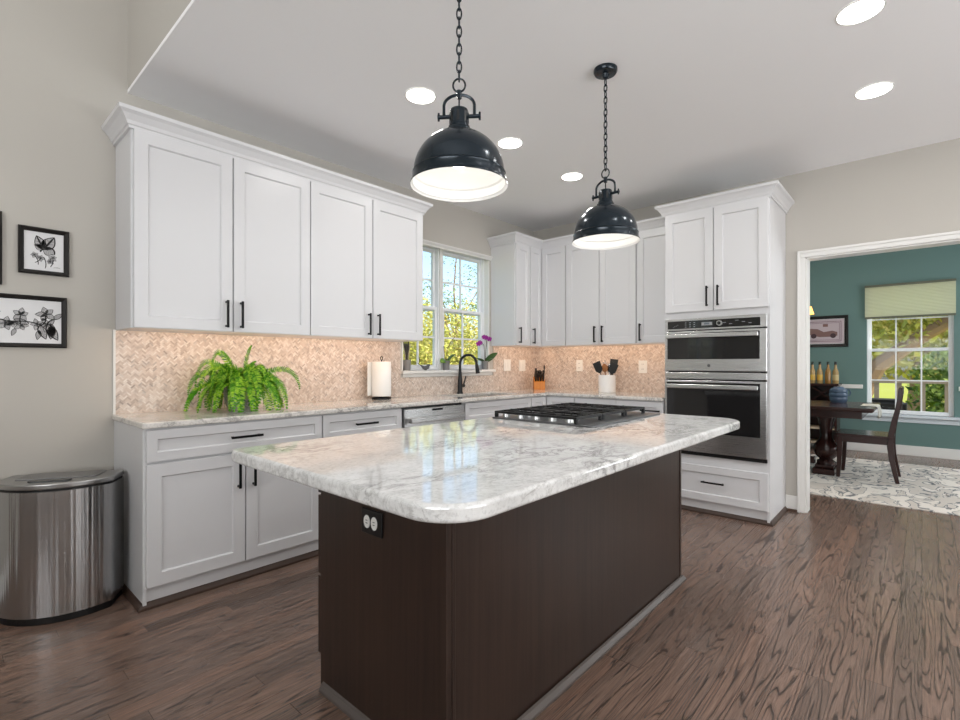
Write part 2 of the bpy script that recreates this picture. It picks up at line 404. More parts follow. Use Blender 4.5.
struct('trim_4', bm, M_trim, bevel=.002)
bm = B()                                                          # crown-shaped head moulding over the opening
sweep(bm, [(WX0-.03, YW), (WX0-.03, YW-.001), (WX1+.012, YW-.001), (WX1+.012, YW)], [(0, WZ1-.035), (.010, WZ1-.035), (.014, WZ1-.022), (.032, WZ1-.006), (.036, WZ1+.004), (0, WZ1+.004)])
struct('trim_5', bm, M_trim)
bm = B(); box(bm, WX0-.02, WX1+.06, YW-.045, YW+.07, WZ0-.028, WZ0); box(bm, WX0-.0, WX1+.04, YW-.014, YW, WZ0-.06, WZ0-.028)
struct('trim_6', bm, M_trim, bevel=.005)
# dining window casing, stool and apron
bm = B(); cx = .045
box(bm, DX1-.06, DX1+.05, DWY0-.09, DWY1+.09, DWZ0-.035, DWZ0); box(bm, DX1-.018, DX1, DWY0-.05, DWY1+.05, DWZ0-.1, DWZ0-.035)
struct('trim_7', bm, mat('dining_trim', (206, 214, 220), .4), bevel=.004)

# ------------------------------------------------------------------ cabinetry helpers
fa_ = lambda Y0: (lambda a, o, z: (a, Y0-o, z))       # faces -Y
fb_ = lambda X0: (lambda a, o, z: (X0-o, a, z))       # faces -X
fi_ = lambda Y0: (lambda a, o, z: (a, Y0+o, z))       # faces +Y
def mbox(bm, f, a0, a1, o0, o1, z0, z1):
    for v in box(bm, a0, a1, o0, o1, z0, z1): v.co = Vector(f(*v.co))
def shaker(f, a0, a1, z0, z1, rail=.062, t=.02, rec=.011, bev=.006):
    bm = B()
    def ring(d, o): return [bm.verts.new(f(a, o, z)) for a, z in ((a0+d, z0+d), (a1-d, z0+d), (a1-d, z1-d), (a0+d, z1-d))]
    R = [ring(0, -t), ring(0, -.0015), ring(.0015, 0), ring(rail, 0), ring(rail+bev, -rec)]
    for p, q in zip(R, R[1:]):
        for i in range(4): bm.faces.new((p[i], p[(i+1) % 4], q[(i+1) % 4], q[i]))
    bm.faces.new(R[-1]); bm.faces.new(R[0][::-1]); return bm
def pull(f, a, z, L, vert=True, m=None, parent=None):
    bm = B(); h = L/2; w_ = .0065
    if vert:
        mbox(bm, f, a-w_, a+w_, .026, .036, z-h, z+h)
        for s in (-1, 1): mbox(bm, f, a-.005, a+.005, 0, .027, z+s*(h-.010)-.006, z+s*(h-.010)+.006)
    else:
        mbox(bm, f, a-h, a+h, .026, .036, z-w_, z+w_)
        for s in (-1, 1): mbox(bm, f, a+s*(h-.014)-.006, a+s*(h-.014)+.006, 0, .027, z-.005, z+.005)
    return obj('handle', bm, m or M_black, parent, bevel=.0018)
def door(root, f, a0, a1, z0, z1, ha=None, hz=None, L=.16, vert=True, name='door', rail=.062, m=None):
    d = obj(name, shaker(f, a0, a1, z0, z1, rail), m or M_white, root)
    if ha is not None: pull(f, ha, hz, L, vert, None, d)
    return d
def carcass(root, f, a0, a1, z0, z1, depth, o1=-.021, m=None, name='carcass'):
    bm = B(); mbox(bm, f, a0, a1, o1-depth, o1, z0, z1); return obj(name, bm, m or M_white, root, bevel=.0015)

# ------------------------------------------------------------------ upper cabinets, window wall
f = fa_(YU); hz = 1.49
def upper(name, label, loc, cat='wall cabinet'): return thing(name, label, cat, loc, 0, 'white wall cabinets')
r = upper('upper_cabinet', 'white two-door wall cabinet above the fern, at the left end of the run', (1.19, YU+.17, ZU0))
carcass(r, f, .690, 1.688, ZU0, ZU1+.01, YW-YU-.024)
door(r, f, .701, 1.190, ZU0+.003, ZU1, 1.153, hz); door(r, f, 1.198, 1.685, ZU0+.003, ZU1, 1.236, hz)
r = upper('upper_cabinet', 'white two-door wall cabinet above the paper towel, left of the window', (2.19, YU+.17, ZU0))
carcass(r, f, 1.688, 2.688, ZU0, ZU1+.01, YW-YU-.024)
door(r, f, 1.692, 2.186, ZU0+.003, ZU1, 2.148, hz); door(r, f, 2.194, 2.682, ZU0+.003, ZU1, 2.232, hz)
r = upper('upper_cabinet', 'narrow single-door white wall cabinet right beside the window', (4.05, YU+.17, ZU0))
carcass(r, f, 3.920, 4.164, ZU0, ZU1+.01, YW-YU-.024)
door(r, f, 3.929, 4.158, ZU0+.003, ZU1, 3.968, hz, rail=.055)
r = upper('corner_upper_cabinet', 'white corner wall cabinet with two doors meeting above the knife block', (4.45, 3.2, ZU0))
carcass(r, f, 4.164, XW-.002, ZU0, ZU1+.01, YW-YU-.024)
door(r, f, 4.170, 4.368, ZU0+.003, ZU1, 4.205, hz, rail=.05)
g = fb_(XU)
bm = B(); mbox(bm, g, 2.742, YU+.02, -(XW-XU-.003), -.021, ZU0, ZU1+.01); obj('carcass', bm, M_white, r)
door(r, g, 2.748, YU-.002, ZU0+.003, ZU1, rail=.055)
r = upper('upper_cabinet', 'white two-door wall cabinet above the crock of utensils', (4.53, 2.36, ZU0))
carcass(r, g, 1.979, 2.742, ZU0, ZU1+.01, XW-XU-.024)
door(r, g, 2.362, 2.735, ZU0+.003, ZU1, 2.400, hz); door(r, g, 1.983, 2.356, ZU0+.003, ZU1, 2.318, hz)
r = upper('upper_cabinet', 'single-door white wall cabinet tucked against the oven tower', (4.53, 1.8, ZU0))
carcass(r, g, TY1+.002, 1.979, ZU0, ZU1+.01, XW-XU-.024)
door(r, g, TY1+.006, 1.973, ZU0+.003, ZU1, 1.935, hz)
# crowns
CRP = lambda z: [(0, z), (.012, z), (.014, z+.014), (.020, z+.018), (.026, z+.034), (.046, z+.062), (.062, z+.074), (.064, z+.092), (0, z+.092)]
bm = B(); sweep(bm, [(.690, YW-.002), (.690, YU+.016), (2.688, YU+.016), (2.688, YW-.002)], CRP(ZU1)); 
tag(obj('crown_molding', bm, M_white), 'long white crown moulding topping the cabinets left of the window', 'crown molding', 'cabinet crowns')
bm = B(); sweep(bm, [(3.920, YW-.002), (3.920, YU+.016), (XU+.016, YU+.016), (XU+.016, TY1+.003)], CRP(ZU1))
tag(obj('crown_molding', bm, M_white), 'white crown moulding turning the corner above the cabinets right of the window', 'crown molding', 'cabinet crowns')

# ------------------------------------------------------------------ base cabinets, window wall
f = fa_(YB); DB0, DB1, DR0, DR1 = .109, .706, .718, .874
def basebox(r, f, a0, a1, depth, m=None):
    carcass(r, f, a0, a1, .105, CT0-.002, depth)
    bm = B(); mbox(bm, f, a0, a1, -.055-depth+.05, -.034, 0, .105); obj('toe_kick', bm, M_white, r)
DEP = YW-YB-.024
r = thing('base_cabinet', 'white base cabinet with one wide drawer over two doors beside the trash can', 'base cabinet', (1.15, 3.08, 0), 0, 'white base cabinets')
basebox(r, f, .700, 1.631, DEP)
bm = B(); box(bm, .683, .700, YB+.021, YW-.002, 0, CT0-.002); obj('end_panel', bm, M_white, r, bevel=.0015)
door(r, f, .695, 1.627, DR0, DR1, 1.162, .80, .17, False, 'drawer', .045)
door(r, f, .695, 1.160, DB0, DB1, 1.122, .60); door(r, f, 1.166, 1.627, DB0, DB1, 1.203, .60)
bm = B(); sweep(bm, [(.683, YW-.03), (.683, YB+.033), (4.09, YB+.033)], [(0, 0), (.018, 0), (.018, .012), (.008, .03), (0, .034)])
M_shoe = mat('dark_shoe_moulding', (70, 54, 46), .45)
struct('trim_8', bm, M_shoe)
r = thing('base_cabinet', 'white base cabinet with drawer under the paper towel holder, left of the dishwasher', 'base cabinet', (1.95, 3.08, 0), 0, 'white base cabinets')
basebox(r, f, 1.631, 2.268, DEP)
door(r, f, 1.637, 2.262, DR0, DR1, 1.95, .80, .17, False, 'drawer', .045)
door(r, f, 1.637, 2.262, .412, DB1, 1.95, .56, .17, False, 'drawer', .055); door(r, f, 1.637, 2.262, DB0, .404, 1.95, .257, .17, False, 'drawer', .055)
# dishwasher
r = thing('dishwasher', 'stainless steel dishwasher with bar handle built in under the counter', 'dishwasher', (2.59, 3.08, 0))
bm = B(); box(bm, 2.272, 2.908, YB+.03, YW-.03, .0, CT0-.004); obj('tub', bm, M_plastic_black, r)
bm = B(); box(bm, 2.279, 2.903, YB-.008, YB+.03, .11, .868); dd = obj('door', bm, M_steel, r, bevel=.004)
bm = B(); mbox(bm, f, 2.55, 2.66, .006, .010, .842, .858); obj('control_window', bm, M_blackglass, dd)
bm = B(); mbox(bm, f, 2.31, 2.875, .030, .052, .765, .805)
for a in (2.315, 2.845): mbox(bm, f, a, a+.028, .006, .034, .768, .802)
obj('handle', bm, M_steel, dd, bevel=.006)
r = thing('base_cabinet', 'white base cabinet under the sink, right of the dishwasher', 'base cabinet', (3.37, 3.08, 0), 0, 'white base cabinets')
basebox(r, f, 2.912, 3.842, .04)
door(r, f, 2.925, 3.836, DR0, DR1, name='drawer', rail=.045)
door(r, f, 2.925, 3.378, DB0, DB1, 3.34, .60); door(r, f, 3.383, 3.836, DB0, DB1, 3.42, .60)
r = thing('corner_base_cabinet', 'white corner base cabinet below the knife block', 'base cabinet', (4.3, 3.0, 0))
basebox(r, f, 3.842, XW-.003, DEP)
door(r, f, 3.848, XB-.004, DB0, DR1, rail=.05)
g = fb_(XB)
bm = B(); mbox(bm, g, 2.466, YB+.02, -(XW-XB-.003), -.021, .105, CT0-.002); obj('carcass', bm, M_white, r)
door(r, g, 2.472, YB-.006, DB0, DR1, rail=.05)
r = thing('base_cabinet', 'white base cabinet with drawers between the corner and the oven tower', 'base cabinet', (4.4, 2.04, 0), 0, 'white base cabinets')
basebox(r, g, TY1+.002, 2.466, XW-XB-.024)
for (z0, z1, hzz) in ((DR0, DR1, .80), (.412, DB1, .56), (DB0, .404, .257)):
    door(r, g, TY1+.008, 2.037, z0, z1, 1.72, hzz, .17, False, 'drawer', .045); door(r, g, 2.043, 2.460, z0, z1, 2.25, hzz, .17, False, 'drawer', .045)
# perimeter worktop: L-shaped slab with sink cut-out
SK = (3.03, 3.75, 2.875, 3.245)
def slab_with_hole(outer, hole, z0, z1):
    bm = B(); es = []
    for loop in ([outer, hole] if hole else [outer]):
        vs = [bm.verts.new((x, y, z0)) for x, y in loop]
        es += [bm.edges.new((vs[i], vs[(i+1) % len(vs)])) for i in range(len(vs))]
    bmesh.ops.triangle_fill(bm, edges=es, use_beauty=True, use_dissolve=False)
    ret = bmesh.ops.extrude_face_region(bm, geom=bm.faces[:])
    bmesh.ops.translate(bm, vec=(0, 0, z1-z0), verts=[v for v in ret['geom'] if isinstance(v, bmesh.types.BMVert)])
    return bm
CYF, CXF = YB-.018, XB-.014
outer = [(.672, YW-.002), (.672, CYF), (CXF, CYF), (CXF, TY1+.003), (XW-.002, TY1+.003), (XW-.002, YW-.002)]
ct = tag(obj('countertop', slab_with_hole(outer, rrect(*SK, .02, 4), CT0, CT1), M_quartz_warm, bevel=.007, segs=3), 'pale speckled quartz worktop running round the corner along both walls', 'countertop')
bm = B()
x0, x1, y0, y1 = SK
pr = rrect(x0, x1, y0, y1, .03, 4); prb = rrect(x0+.02, x1-.02, y0+.02, y1-.02, .04, 4)
ra = [bm.verts.new((x, y, CT0-.001)) for x, y in pr]; rb = [bm.verts.new((x, y, .70)) for x, y in prb]
for i in range(len(ra)): bm.faces.new((ra[i], ra[(i+1) % len(ra)], rb[(i+1) % len(ra)], rb[i]))
bm.faces.new(rb)
sk = obj('sink', bm, M_steel, smooth=True); tag(sk, 'undermount stainless sink basin sunk into the worktop below the window', 'sink')
md = sk.modifiers.new('thick', 'SOLIDIFY'); md.thickness = .003

# ------------------------------------------------------------------ backsplash
def herringbone(u0, u1, v0, v1, W=.0085, n=3):
    """tiles as quads in (u,v), clipped to the rectangle"""
    bm = B(); c45 = cos(pi/4); gp = .0008; L = n*W
    cx, cy = (u0+u1)/2, (v0+v1)/2; R = (abs(u1-u0)+abs(v1-v0))/2*1.05/W+8
    K = int(R)
    for k in range(-K, K+1):
        for m in range(-K//3-2, K//3+3):
            ox, oy = k+6*m*1.0, k*1.0
            for (a, b, c, d) in ((0, 0, n, 1), (0, 1, 1, 1+n)):
                px, py = (ox+(a+c)/2)*W, (oy+(b+d)/2)*W
                X_, Y_ = cx+(px-py)*c45, cy+(px+py)*c45
                if not (u0-L < X_ < u1+L and v0-L < Y_ < v1+L): continue
                q = []
                for sx, sy in ((a, b), (c, b), (c, d), (a, d)):
                    tx = (ox+sx)*W+(gp/2 if sx == a else -gp/2); ty = (oy+sy)*W+(gp/2 if sy == b else -gp/2)
                    q.append(bm.verts.new((cx+(tx-ty)*c45, cy+(tx+ty)*c45, 0)))
                bm.faces.new(q)
    for co, no in (((u0, 0, 0), (-1, 0, 0)), ((u1, 0, 0), (1, 0, 0)), ((0, v0, 0), (0, -1, 0)), ((0, v1, 0), (0, 1, 0))):
        bmesh.ops.bisect_plane(bm, geom=bm.verts[:]+bm.edges[:]+bm.faces[:], plane_co=co, plane_no=no, clear_outer=True)
    return bm
def backsplash(name, rects, f, label):
    bm = B()
    for a0, a1, z0, z1 in rects: mbox(bm, f, a0, a1, .0008, .005, z0, z1)
    o = tag(obj(name, bm, M_grout), label, 'backsplash')
    for a0, a1, z0, z1 in rects:
        t = herringbone(a0, a1, z0, z1)
        for v in t.verts: v.co = Vector(f(v.co.x, .0065, v.co.y))
        bmesh.ops.recalc_face_normals(t, faces=t.faces[:]); t.normal_update()
        bmesh.ops.solidify(t, geom=t.faces[:], thickness=.0012)
        obj('mosaic', t, M_tile, o)
f = fa_(YW); g = fb_(XW)
backsplash('backsplash', [(.69, WX0-.02, CT1, ZU0+.004), (WX0-.02, WX1+.06, CT1, WZ0-.061), (WX1+.061, XW-.007, CT1, ZU0+.004)], f, 'herringbone marble mosaic backsplash on the window wall')
backsplash('backsplash', [(TY1+.002, YW-.007, CT1, ZU0+.004)], g, 'herringbone marble mosaic backsplash on the wall beside the oven tower')
bm = B(); mbox(bm, f, .678, .690, 0, .009, CT1, ZU0+.004); struct('trim_9', bm, M_trim, bevel=.002)

# ------------------------------------------------------------------ oven tower
r = thing('oven_tower_cabinet', 'tall white cabinet housing the ovens, with crown moulding', 'tall cabinet', (4.4, (TY0+TY1)/2, 0))
g = fb_(XT); ya, yb = TY0, TY1
bm = B(); xf = XT+.021
mbox(bm, g, ya, ya+.02, -(XW-XT-.003), -.021, 0, 2.44); mbox(bm, g, yb-.02, yb, -(XW-XT-.003), -.021, 0, 2.44)
obj('side_panel', bm, M_white, r, bevel=.0015)
bm = B(); mbox(bm, g, ya+.02, yb-.02, -.5, -.021, 1.572, 2.44); mbox(bm, g, ya+.02, yb-.02, -.5, -.021, .105, .462); mbox(bm, g, ya+.02, yb-.02, -.5, -.48, .462, 1.572)
obj('carcass', bm, M_white, r)
bm = B(); mbox(bm, g, ya+.02, yb-.02, -.06, -.034, 0, .105); obj('toe_kick', bm, M_white, r)
ym = (ya+yb)/2
door(r, g, ym+.003, yb-.008, 1.623, 2.429, ym+.043, 1.735); door(r, g, ya+.010, ym-.003, 1.623, 2.429, ym-.038, 1.735)
door(r, g, ya+.010, yb-.008, .107, .386, ym-.0, .262, .17, False, 'drawer', .055)
bm = B(); sweep(bm, [(XW-.003, TY1), (XT+.016, TY1), (XT+.016, TY0), (XW-.003, TY0)][::1], CRP(2.43))
for v in bm.verts: pass
crown = obj('crown', bm, M_white, r)
bm = B(); sweep(bm, [(XT+.034, TY1-.01), (XT+.034, TY0), (XW-.03, TY0)], [(0, 0), (.018, 0), (.018, .012), (.008, .03), (0, .034)])
struct('trim_10', bm, M_shoe)
# wall oven with microwave above: two appliances
def bar(bm, f, a0, a1, o, z, hh=.016, dd=.014): mbox(bm, f, a0, a1, o, o+dd, z-hh, z+hh)
mw = thing('microwave_oven', 'built-in stainless microwave oven with black control panel, above the wall oven', 'microwave', (4.12, ym, 1.128))
A0, A1 = ya+.016, yb-.010
bm = B(); mbox(bm, g, A0+.03, A1-.03, -.45, -.0, 1.13, 1.565); obj('body', bm, M_plastic_black, mw)
bm = B(); mbox(bm, g, A0, A1, -.022, .006, 1.472, 1.569); cp = obj('control_panel', bm, M_steel, mw, bevel=.003)
bm = B(); mbox(bm, g, A0+.042, A1-.025, .006, .009, 1.485, 1.548); cg = obj('control_glass', bm, M_blackglass, mw)
M_mark = mat('panel_markings', (150, 152, 155), .5)
marks = [(A1-.165-.034*i-.012, A1-.165-.034*i, 1.496+.017*j, 1.500+.017*j) for i in range(3) for j in range(3)]
marks += [(A0+.10+.045*i, A0+.122+.045*i, 1.506+.012*(i % 3), 1.510+.012*(i % 3)) for i in range(6)]
marks += [(A1-.375, A1-.295, 1.505, 1.530)]+[(A1-.075-.012*k, A1-.068-.012*k, 1.497+.006*k, 1.50+.006*k) for k in range(4)]
for q in marks:
    bm = B(); mbox(bm, g, q[0], q[1], .009, .0095, q[2], q[3]); obj('button_mark', bm, M_mark, cg)
bm = B(); mbox(bm, g, A1-.355, A1-.315, .0095, .0099, 1.511, 1.526); obj('display', bm, mat('display_grey', (96, 108, 116), .3), cg)
bm = B(); lathe(bm, [(.021, 0), (.021, .014), (.018, .018)], n=24, M=Matrix.Translation((XT-.009, A1-.43, 1.517)) @ Matrix.Rotation(-pi/2, 4, 'Y')); kb = obj('knob', bm, M_steel, mw, smooth=True)
bm = B(); lathe(bm, [(.013, 0), (.013, .0193)], n=24, M=Matrix.Translation((XT-.009, A1-.43, 1.517)) @ Matrix.Rotation(-pi/2, 4, 'Y')); obj('knob_cap', bm, M_plastic_black, kb)
bm = B(); mbox(bm, g, A0, A1, -.022, .010, 1.140, 1.464); md_ = obj('door', bm, M_steel, mw, bevel=.004)
bm = B(); mbox(bm, g, A0+.045, A1-.024, .010, .013, 1.236, 1.447); obj('door_glass', bm, M_blackglass, md_)
bm = B(); bar(bm, g, A0+.05, A1-.022, .038, 1.423, .017)
for a in (A0+.06, A1-.06): mbox(bm, g, a, a+.022, .012, .040, 1.413, 1.433)
obj('handle', bm, M_steel, md_, bevel=.005)
bm = B(); lathe(bm, [(.012, 0), (.012, .002)], n=24, M=Matrix.Translation((XT-.0101, ym+.03, 1.185)) @ Matrix.Rotation(-pi/2, 4, 'Y')); obj('emblem', bm, mat('emblem_grey', (120, 120, 122), .3, .8), md_)
ov = thing('oven', 'built-in stainless wall oven with large dark glass door, below the microwave', 'oven', (4.12, ym, .462))
bm = B(); mbox(bm, g, A0+.03, A1-.03, -.45, -.0, .466, 1.128); obj('body', bm, M_plastic_black, ov)
bm = B(); mbox(bm, g, A0, A1, -.022, .006, 1.076, 1.130); obj('vent_trim', bm, M_steel, ov, bevel=.003)
bm = B(); mbox(bm, g, A0, A1, -.022, -.002, .463, .490); obj('lower_vent', bm, M_plastic_black, ov)
bm = B(); mbox(bm, g, A0, A1, -.022, .012, .492, 1.066); od = obj('door', bm, M_steel, ov, bevel=.004)
bm = B(); mbox(bm, g, A0+.042, A1-.020, .012, .015, .648, 1.050); obj('door_glass', bm, M_blackglass, od)
bm = B(); bar(bm, g, A0+.05, A1-.022, .042, 1.018, .017)
for a in (A0+.06, A1-.06): mbox(bm, g, a, a+.022, .014, .044, 1.008, 1.028)
obj('handle', bm, M_steel, od, bevel=.005)

# ------------------------------------------------------------------ island
IX0, IX1, IY0, IY1 = .963, 2.775, .997, 1.660
r = thing('kitchen_island', 'dark espresso wood kitchen island standing in the middle of the floor', 'kitchen island', ((IX0+IX1)/2, (IY0+IY1)/2, 0))
bm = B(); box(bm, IX0, IX0+.022, IY0-.004, IY1, 0, .875); obj('end_panel', bm, M_esp, r, bevel=.002)
bm = B(); box(bm, IX1-.022, IX1, IY0-.004, IY1, 0, .875); obj('end_panel', bm, M_esp, r, bevel=.002)
bm = B(); box(bm, IX0+.022, IX0+.036, IY0-.006, IY0+.03, 0, .875); obj('corner_stile', bm, M_esp, r, bevel=.002)
bm = B(); box(bm, IX0+.036, IX1-.022, IY0, IY0+.02, 0, .875); obj('back_panel', bm, M_esp, r)
bm = B(); box(bm, IX0+.022, IX1-.022, IY0+.02, IY1-.02, .105, .874); box(bm, IX0+.022, IX1-.022, IY0+.02, IY1-.075, 0, .105); obj('carcass', bm, M_esp, r)
fI = fi_(IY1+.021)
nn = 4; ww = (IX1-IX0)/nn
for i in range(nn):
    a0, a1 = IX0+.002+ww*i, IX0+ww*(i+1)-.003
    if i in (1, 2):
        door(r, fI, a0, a1, .72, .868, (a0+a1)/2, .80, .17, False, 'drawer', .045, M_esp)
        door(r, fI, a0, a1, .125, .71, a1-.04 if i == 1 else a0+.04, .6, m=M_esp)
    else:
        for z0, z1 in ((.72, .868), (.42, .71), (.125, .41)): door(r, fI, a0, a1, z0, z1, (a0+a1)/2, (z0+z1)/2, .17, False, 'drawer', .045, M_esp)
bm = B(); sweep(bm, [(IX0, IY1-.02), (IX0, IY0-.006), (IX1, IY0-.006), (IX1, IY1-.02)], [(0, 0), (-.0, 0), (.018, 0), (.018, .010), (.008, .026), (0, .03)])
M_shoe2 = mat('grey_brown_shoe', (92, 84, 80), .4)
obj('shoe_molding', bm, M_shoe2, r)
top = rrect(.655, 2.790, .668, 1.712, (.125, .15, .05, .04), 12)
bm = B(); prism(bm, top, .8755, .9155)
tag(obj('island_countertop', bm, M_quartz, bevel=.010, segs=4, smooth=False), 'glossy white grey-veined quartz slab with rounded corners on the island', 'countertop')
ZT = .9155
# outlet on island end
fe = lambda a, o, z: (IX0-o, a, z)
r = thing('outlet', 'black-framed double outlet on the dark end of the island', 'outlet', (IX0, 1.335, .68))
bm = B(); mbox(bm, fe, 1.28, 1.39, 0, .008, .64, .722); obj('plate', bm, M_plastic_black, r, bevel=.003)
for a in (1.318, 1.357):
    bm = B(); lathe(bm, [(.0165, 0), (.0165, .002)], n=20, M=Matrix.Translation((IX0-.008, a, .681)) @ Matrix.Rotation(-pi/2, 4, 'Y') @ Matrix.Diagonal((1.3, 1, 1, 1)))
    so = obj('socket', bm, M_plate, r)
    bm = B(); mbox(bm, fe, a-.005, a+.005, .0102, .0108, .6755, .6775); mbox(bm, fe, a-.005, a+.005, .0102, .0108, .6845, .6865); obj('slots', bm, M_slot, so)

# ------------------------------------------------------------------ cooktop
kx0, kx1, ky0, ky1 = 1.940, 2.705, 1.080, 1.665
r = thing('gas_cooktop', 'black and steel gas cooktop with cast-iron grates set in the island', 'cooktop', ((kx0+kx1)/2, (ky0+ky1)/2, ZT))
bm = B(); prism(bm, rrect(kx0, kx1, ky0, ky1, .012, 4), ZT, ZT+.008); obj('tray', bm, steel('cooktop_steel', (120, 121, 123), .34), r, bevel=.003)
M_iron = mat('cast_iron', (22, 22, 23), .5, .2)
zg = ZT+.040
gw = (kx1-kx0-.02)/3
for i in range(3):
    a0, a1 = kx0+.008+gw*i+.003, kx0+.008+gw*(i+1)-.003; b0, b1 = ky0+.085, ky1-.012
    bm = B(); t = .012
    box(bm, a0, a1, b0, b0+t, zg-.012, zg); box(bm, a0, a1, b1-t, b1, zg-.012, zg); box(bm, a0, a0+t, b0+t, b1-t, zg-.012, zg); box(bm, a1-t, a1, b0+t, b1-t, zg-.012, zg)
    mx = (a0+a1)/2; my = (b0+b1)/2
    box(bm, a0+t, a1-t, my-.005, my+.005, zg-.012, zg)
    for q in (b0+(b1-b0)*.25, b0+(b1-b0)*.75):
        box(bm, a0+t, mx-.03, q-.005, q+.005, zg-.008, zg+.003); box(bm, mx+.03, a1-t, q-.005, q+.005, zg-.008, zg+.003)
    for s in (-1, 1): box(bm, mx+s*.055-.005, mx+s*.055+.005, b0+t, b1-t, zg-.009, zg+.002)
    box(bm, mx-.005, mx+.005, b0+t, b0+.07, zg-.008, zg+.003); box(bm, mx-.005, mx+.005, b1-.07, b1-t, zg-.008, zg+.003); box(bm, mx-.005, mx+.005, my-.045, my+.045, zg-.008, zg+.003)
    for x in (a0, a1-.016):
        for y in (b0, b1-.016): box(bm, x, x+.016, y, y+.016, ZT+.008, zg-.011)
    obj('grate', bm, M_iron, r, bevel=.002)
M_alu = mat('burner_aluminium', (190, 190, 190), .35, 1)
for bx_, by_, br in ((kx0+.15, ky0+.20, .042), (kx0+.15, ky0+.45, .036), ((kx0+kx1)/2, ky0+.325, .055), (kx1-.13, ky0+.20, .036), (kx1-.13, ky0+.45, .042)):
    bm = B(); lathe(bm, [(br, ZT+.008), (br, ZT+.016), (br*.8, ZT+.021)], bx_, by_, 24); bu = obj('burner', bm, M_alu, r, smooth=True)
    bm = B(); lathe(bm, [(br*.74, ZT+.021), (br*.74, ZT+.026), (br*.6, ZT+.028)], bx_, by_, 24); obj('burner_cap', bm, M_iron, bu, smooth=True)
for i in range(5):
    x = kx0+.055; y = ky0+.15+i*.095
    bm = B(); lathe(bm, [(.021, ZT+.008), (.019, ZT+.026), (.016, ZT+.028)], x, y, 20); obj('knob', bm, M_alu, r, smooth=True)

# ------------------------------------------------------------------ pendants
def pendant(loc, rz, label):
    """local origin on the ceiling; rim at z=-.905"""
    r = thing('pendant_lamp', label, 'pendant light', loc, rz, 'black dome pendants above the island')
    k = dict(parent=r, world=False)
    bm = B(); lathe(bm, [(.061, 0), (.061, -.012), (.055, -.022), (.020, -.026), (.014, -.045), (.006, -.05)], n=32); obj('ceiling_canopy', bm, M_shade_out, smooth=True, **k)
    zr = 1.838-ZC; z = lambda a: a-ZC
    prof = [(.174, 1.836), (.174, 1.842), (.168, 1.846), (.166, 1.872), (.168, 1.876), (.162, 1.882)]
    for i in range(1, 11):
        a = i/10*radians(75); prof.append((.160*cos(a)+.002, 1.882+.148*sin(a)))
    outer = [(q, z(h)) for q, h in prof]
    bm = B(); lathe(bm, outer, n=48, caps=False); lathe(bm, [(.0405, z(2.024)), (.0445, z(2.026)), (.0445, z(2.036)), (.038, z(2.042)), (.038, z(2.048)), (.034, z(2.052)), (.034, z(2.1)), (.031, z(2.108)), (.010, z(2.110))], n=32)
    obj('shade', bm, M_shade_out, smooth=True, **k)
    inner = [(q-.0025, h-.0005) for q, h in outer]; inner[0] = (.1735, z(1.836))
    bm = B(); lathe(bm, inner, n=48, caps=False); o = obj('shade_lining', bm, M_shade_in, smooth=True, recalc=False, **k)
    bm = B()
    for i in range(8):
        a = 2*pi*i/8; box(bm, .0335, .0352, -.004, .004, z(2.06), z(2.095), Matrix.Rotation(a, 4, 'Z'))
    obj('vent_slots', bm, M_plastic_black, **k)
    bm = B(); pts = [(-.055, 0, z(2.085))]+[(-.055, 0, z(2.125))]
    for i in range(0, 13):
        a = pi-pi*i/12; pts.append((.055*cos(a), 0, z(2.125)+.038*sin(a)))
    pts.append((.055, 0, z(2.085))); tube(bm, pts, .0055, 8)
    lathe(bm, [(.009, z(2.15)), (.009, z(2.178))], n=12)
    obj('yoke', bm, M_shade_out, smooth=True, **k)
    for s in (-1, 1):
        bm = B(); tube(bm, [(s*.030, 0, z(2.085)), (s*.078, 0, z(2.085))], .007, 10); tube(bm, [(s*.074, 0, z(2.071)), (s*.074, 0, z(2.099))], .004, 8); obj('thumbscrew', bm, M_shade_out, smooth=True, **k)
    bm = B(); tube(bm, [(0, 0, z(2.10)), (0, 0, z(2.155))], .003, 6); obj('cord', bm, M_black, **k)
    bm = B(); n = 20
    tube(bm, [(.022*cos(2*pi*i/n), .0, z(2.197)+.024*sin(2*pi*i/n)) for i in range(n)], .0035, 8, True); obj('hanging_ring', bm, M_shade_out, smooth=True, **k)
    bm = B(); top_, bot = -.05, z(2.215); cnt = int((top_-bot)/.031); st = (top_-bot)/cnt
    for i in range(cnt):
        zc_ = bot+st*(i+.5); hl = st*.5+.0045; pts = []
        for j in range(16):
            a = 2*pi*j/16; u = .0085*cos(a); v = hl*sin(a); pts.append((u, 0, zc_+v) if i % 2 else (0, u, zc_+v))
        tube(bm, pts, .0030, 6, True)
    obj('chain', bm, M_shade_out, smooth=True, **k)
    bm = B(); lathe(bm, [(.012, z(2.015)), (.014, z(1.985)), (.030, z(1.945)), (.032, z(1.925)), (.022, z(1.905)), (.004, z(1.898))], n=20); obj('bulb', bm, M_bulb, smooth=True, **k)
    return r
p1 = pendant((1.264, 1.237, ZC), radians(-52), 'black dome pendant lamp nearest to us, above the outlet end of the island')
p2 = place(p1, (2.361, 1.237, ZC), radians(-92), 'black dome pendant lamp farther back, above the cooktop, its ceiling cap in view')
for x in (1.264, 2.361): lamp('pendant_light', 'POINT', (x, 1.237, 1.87), .45, (1, .96, .9), shadow_soft_size=.03)

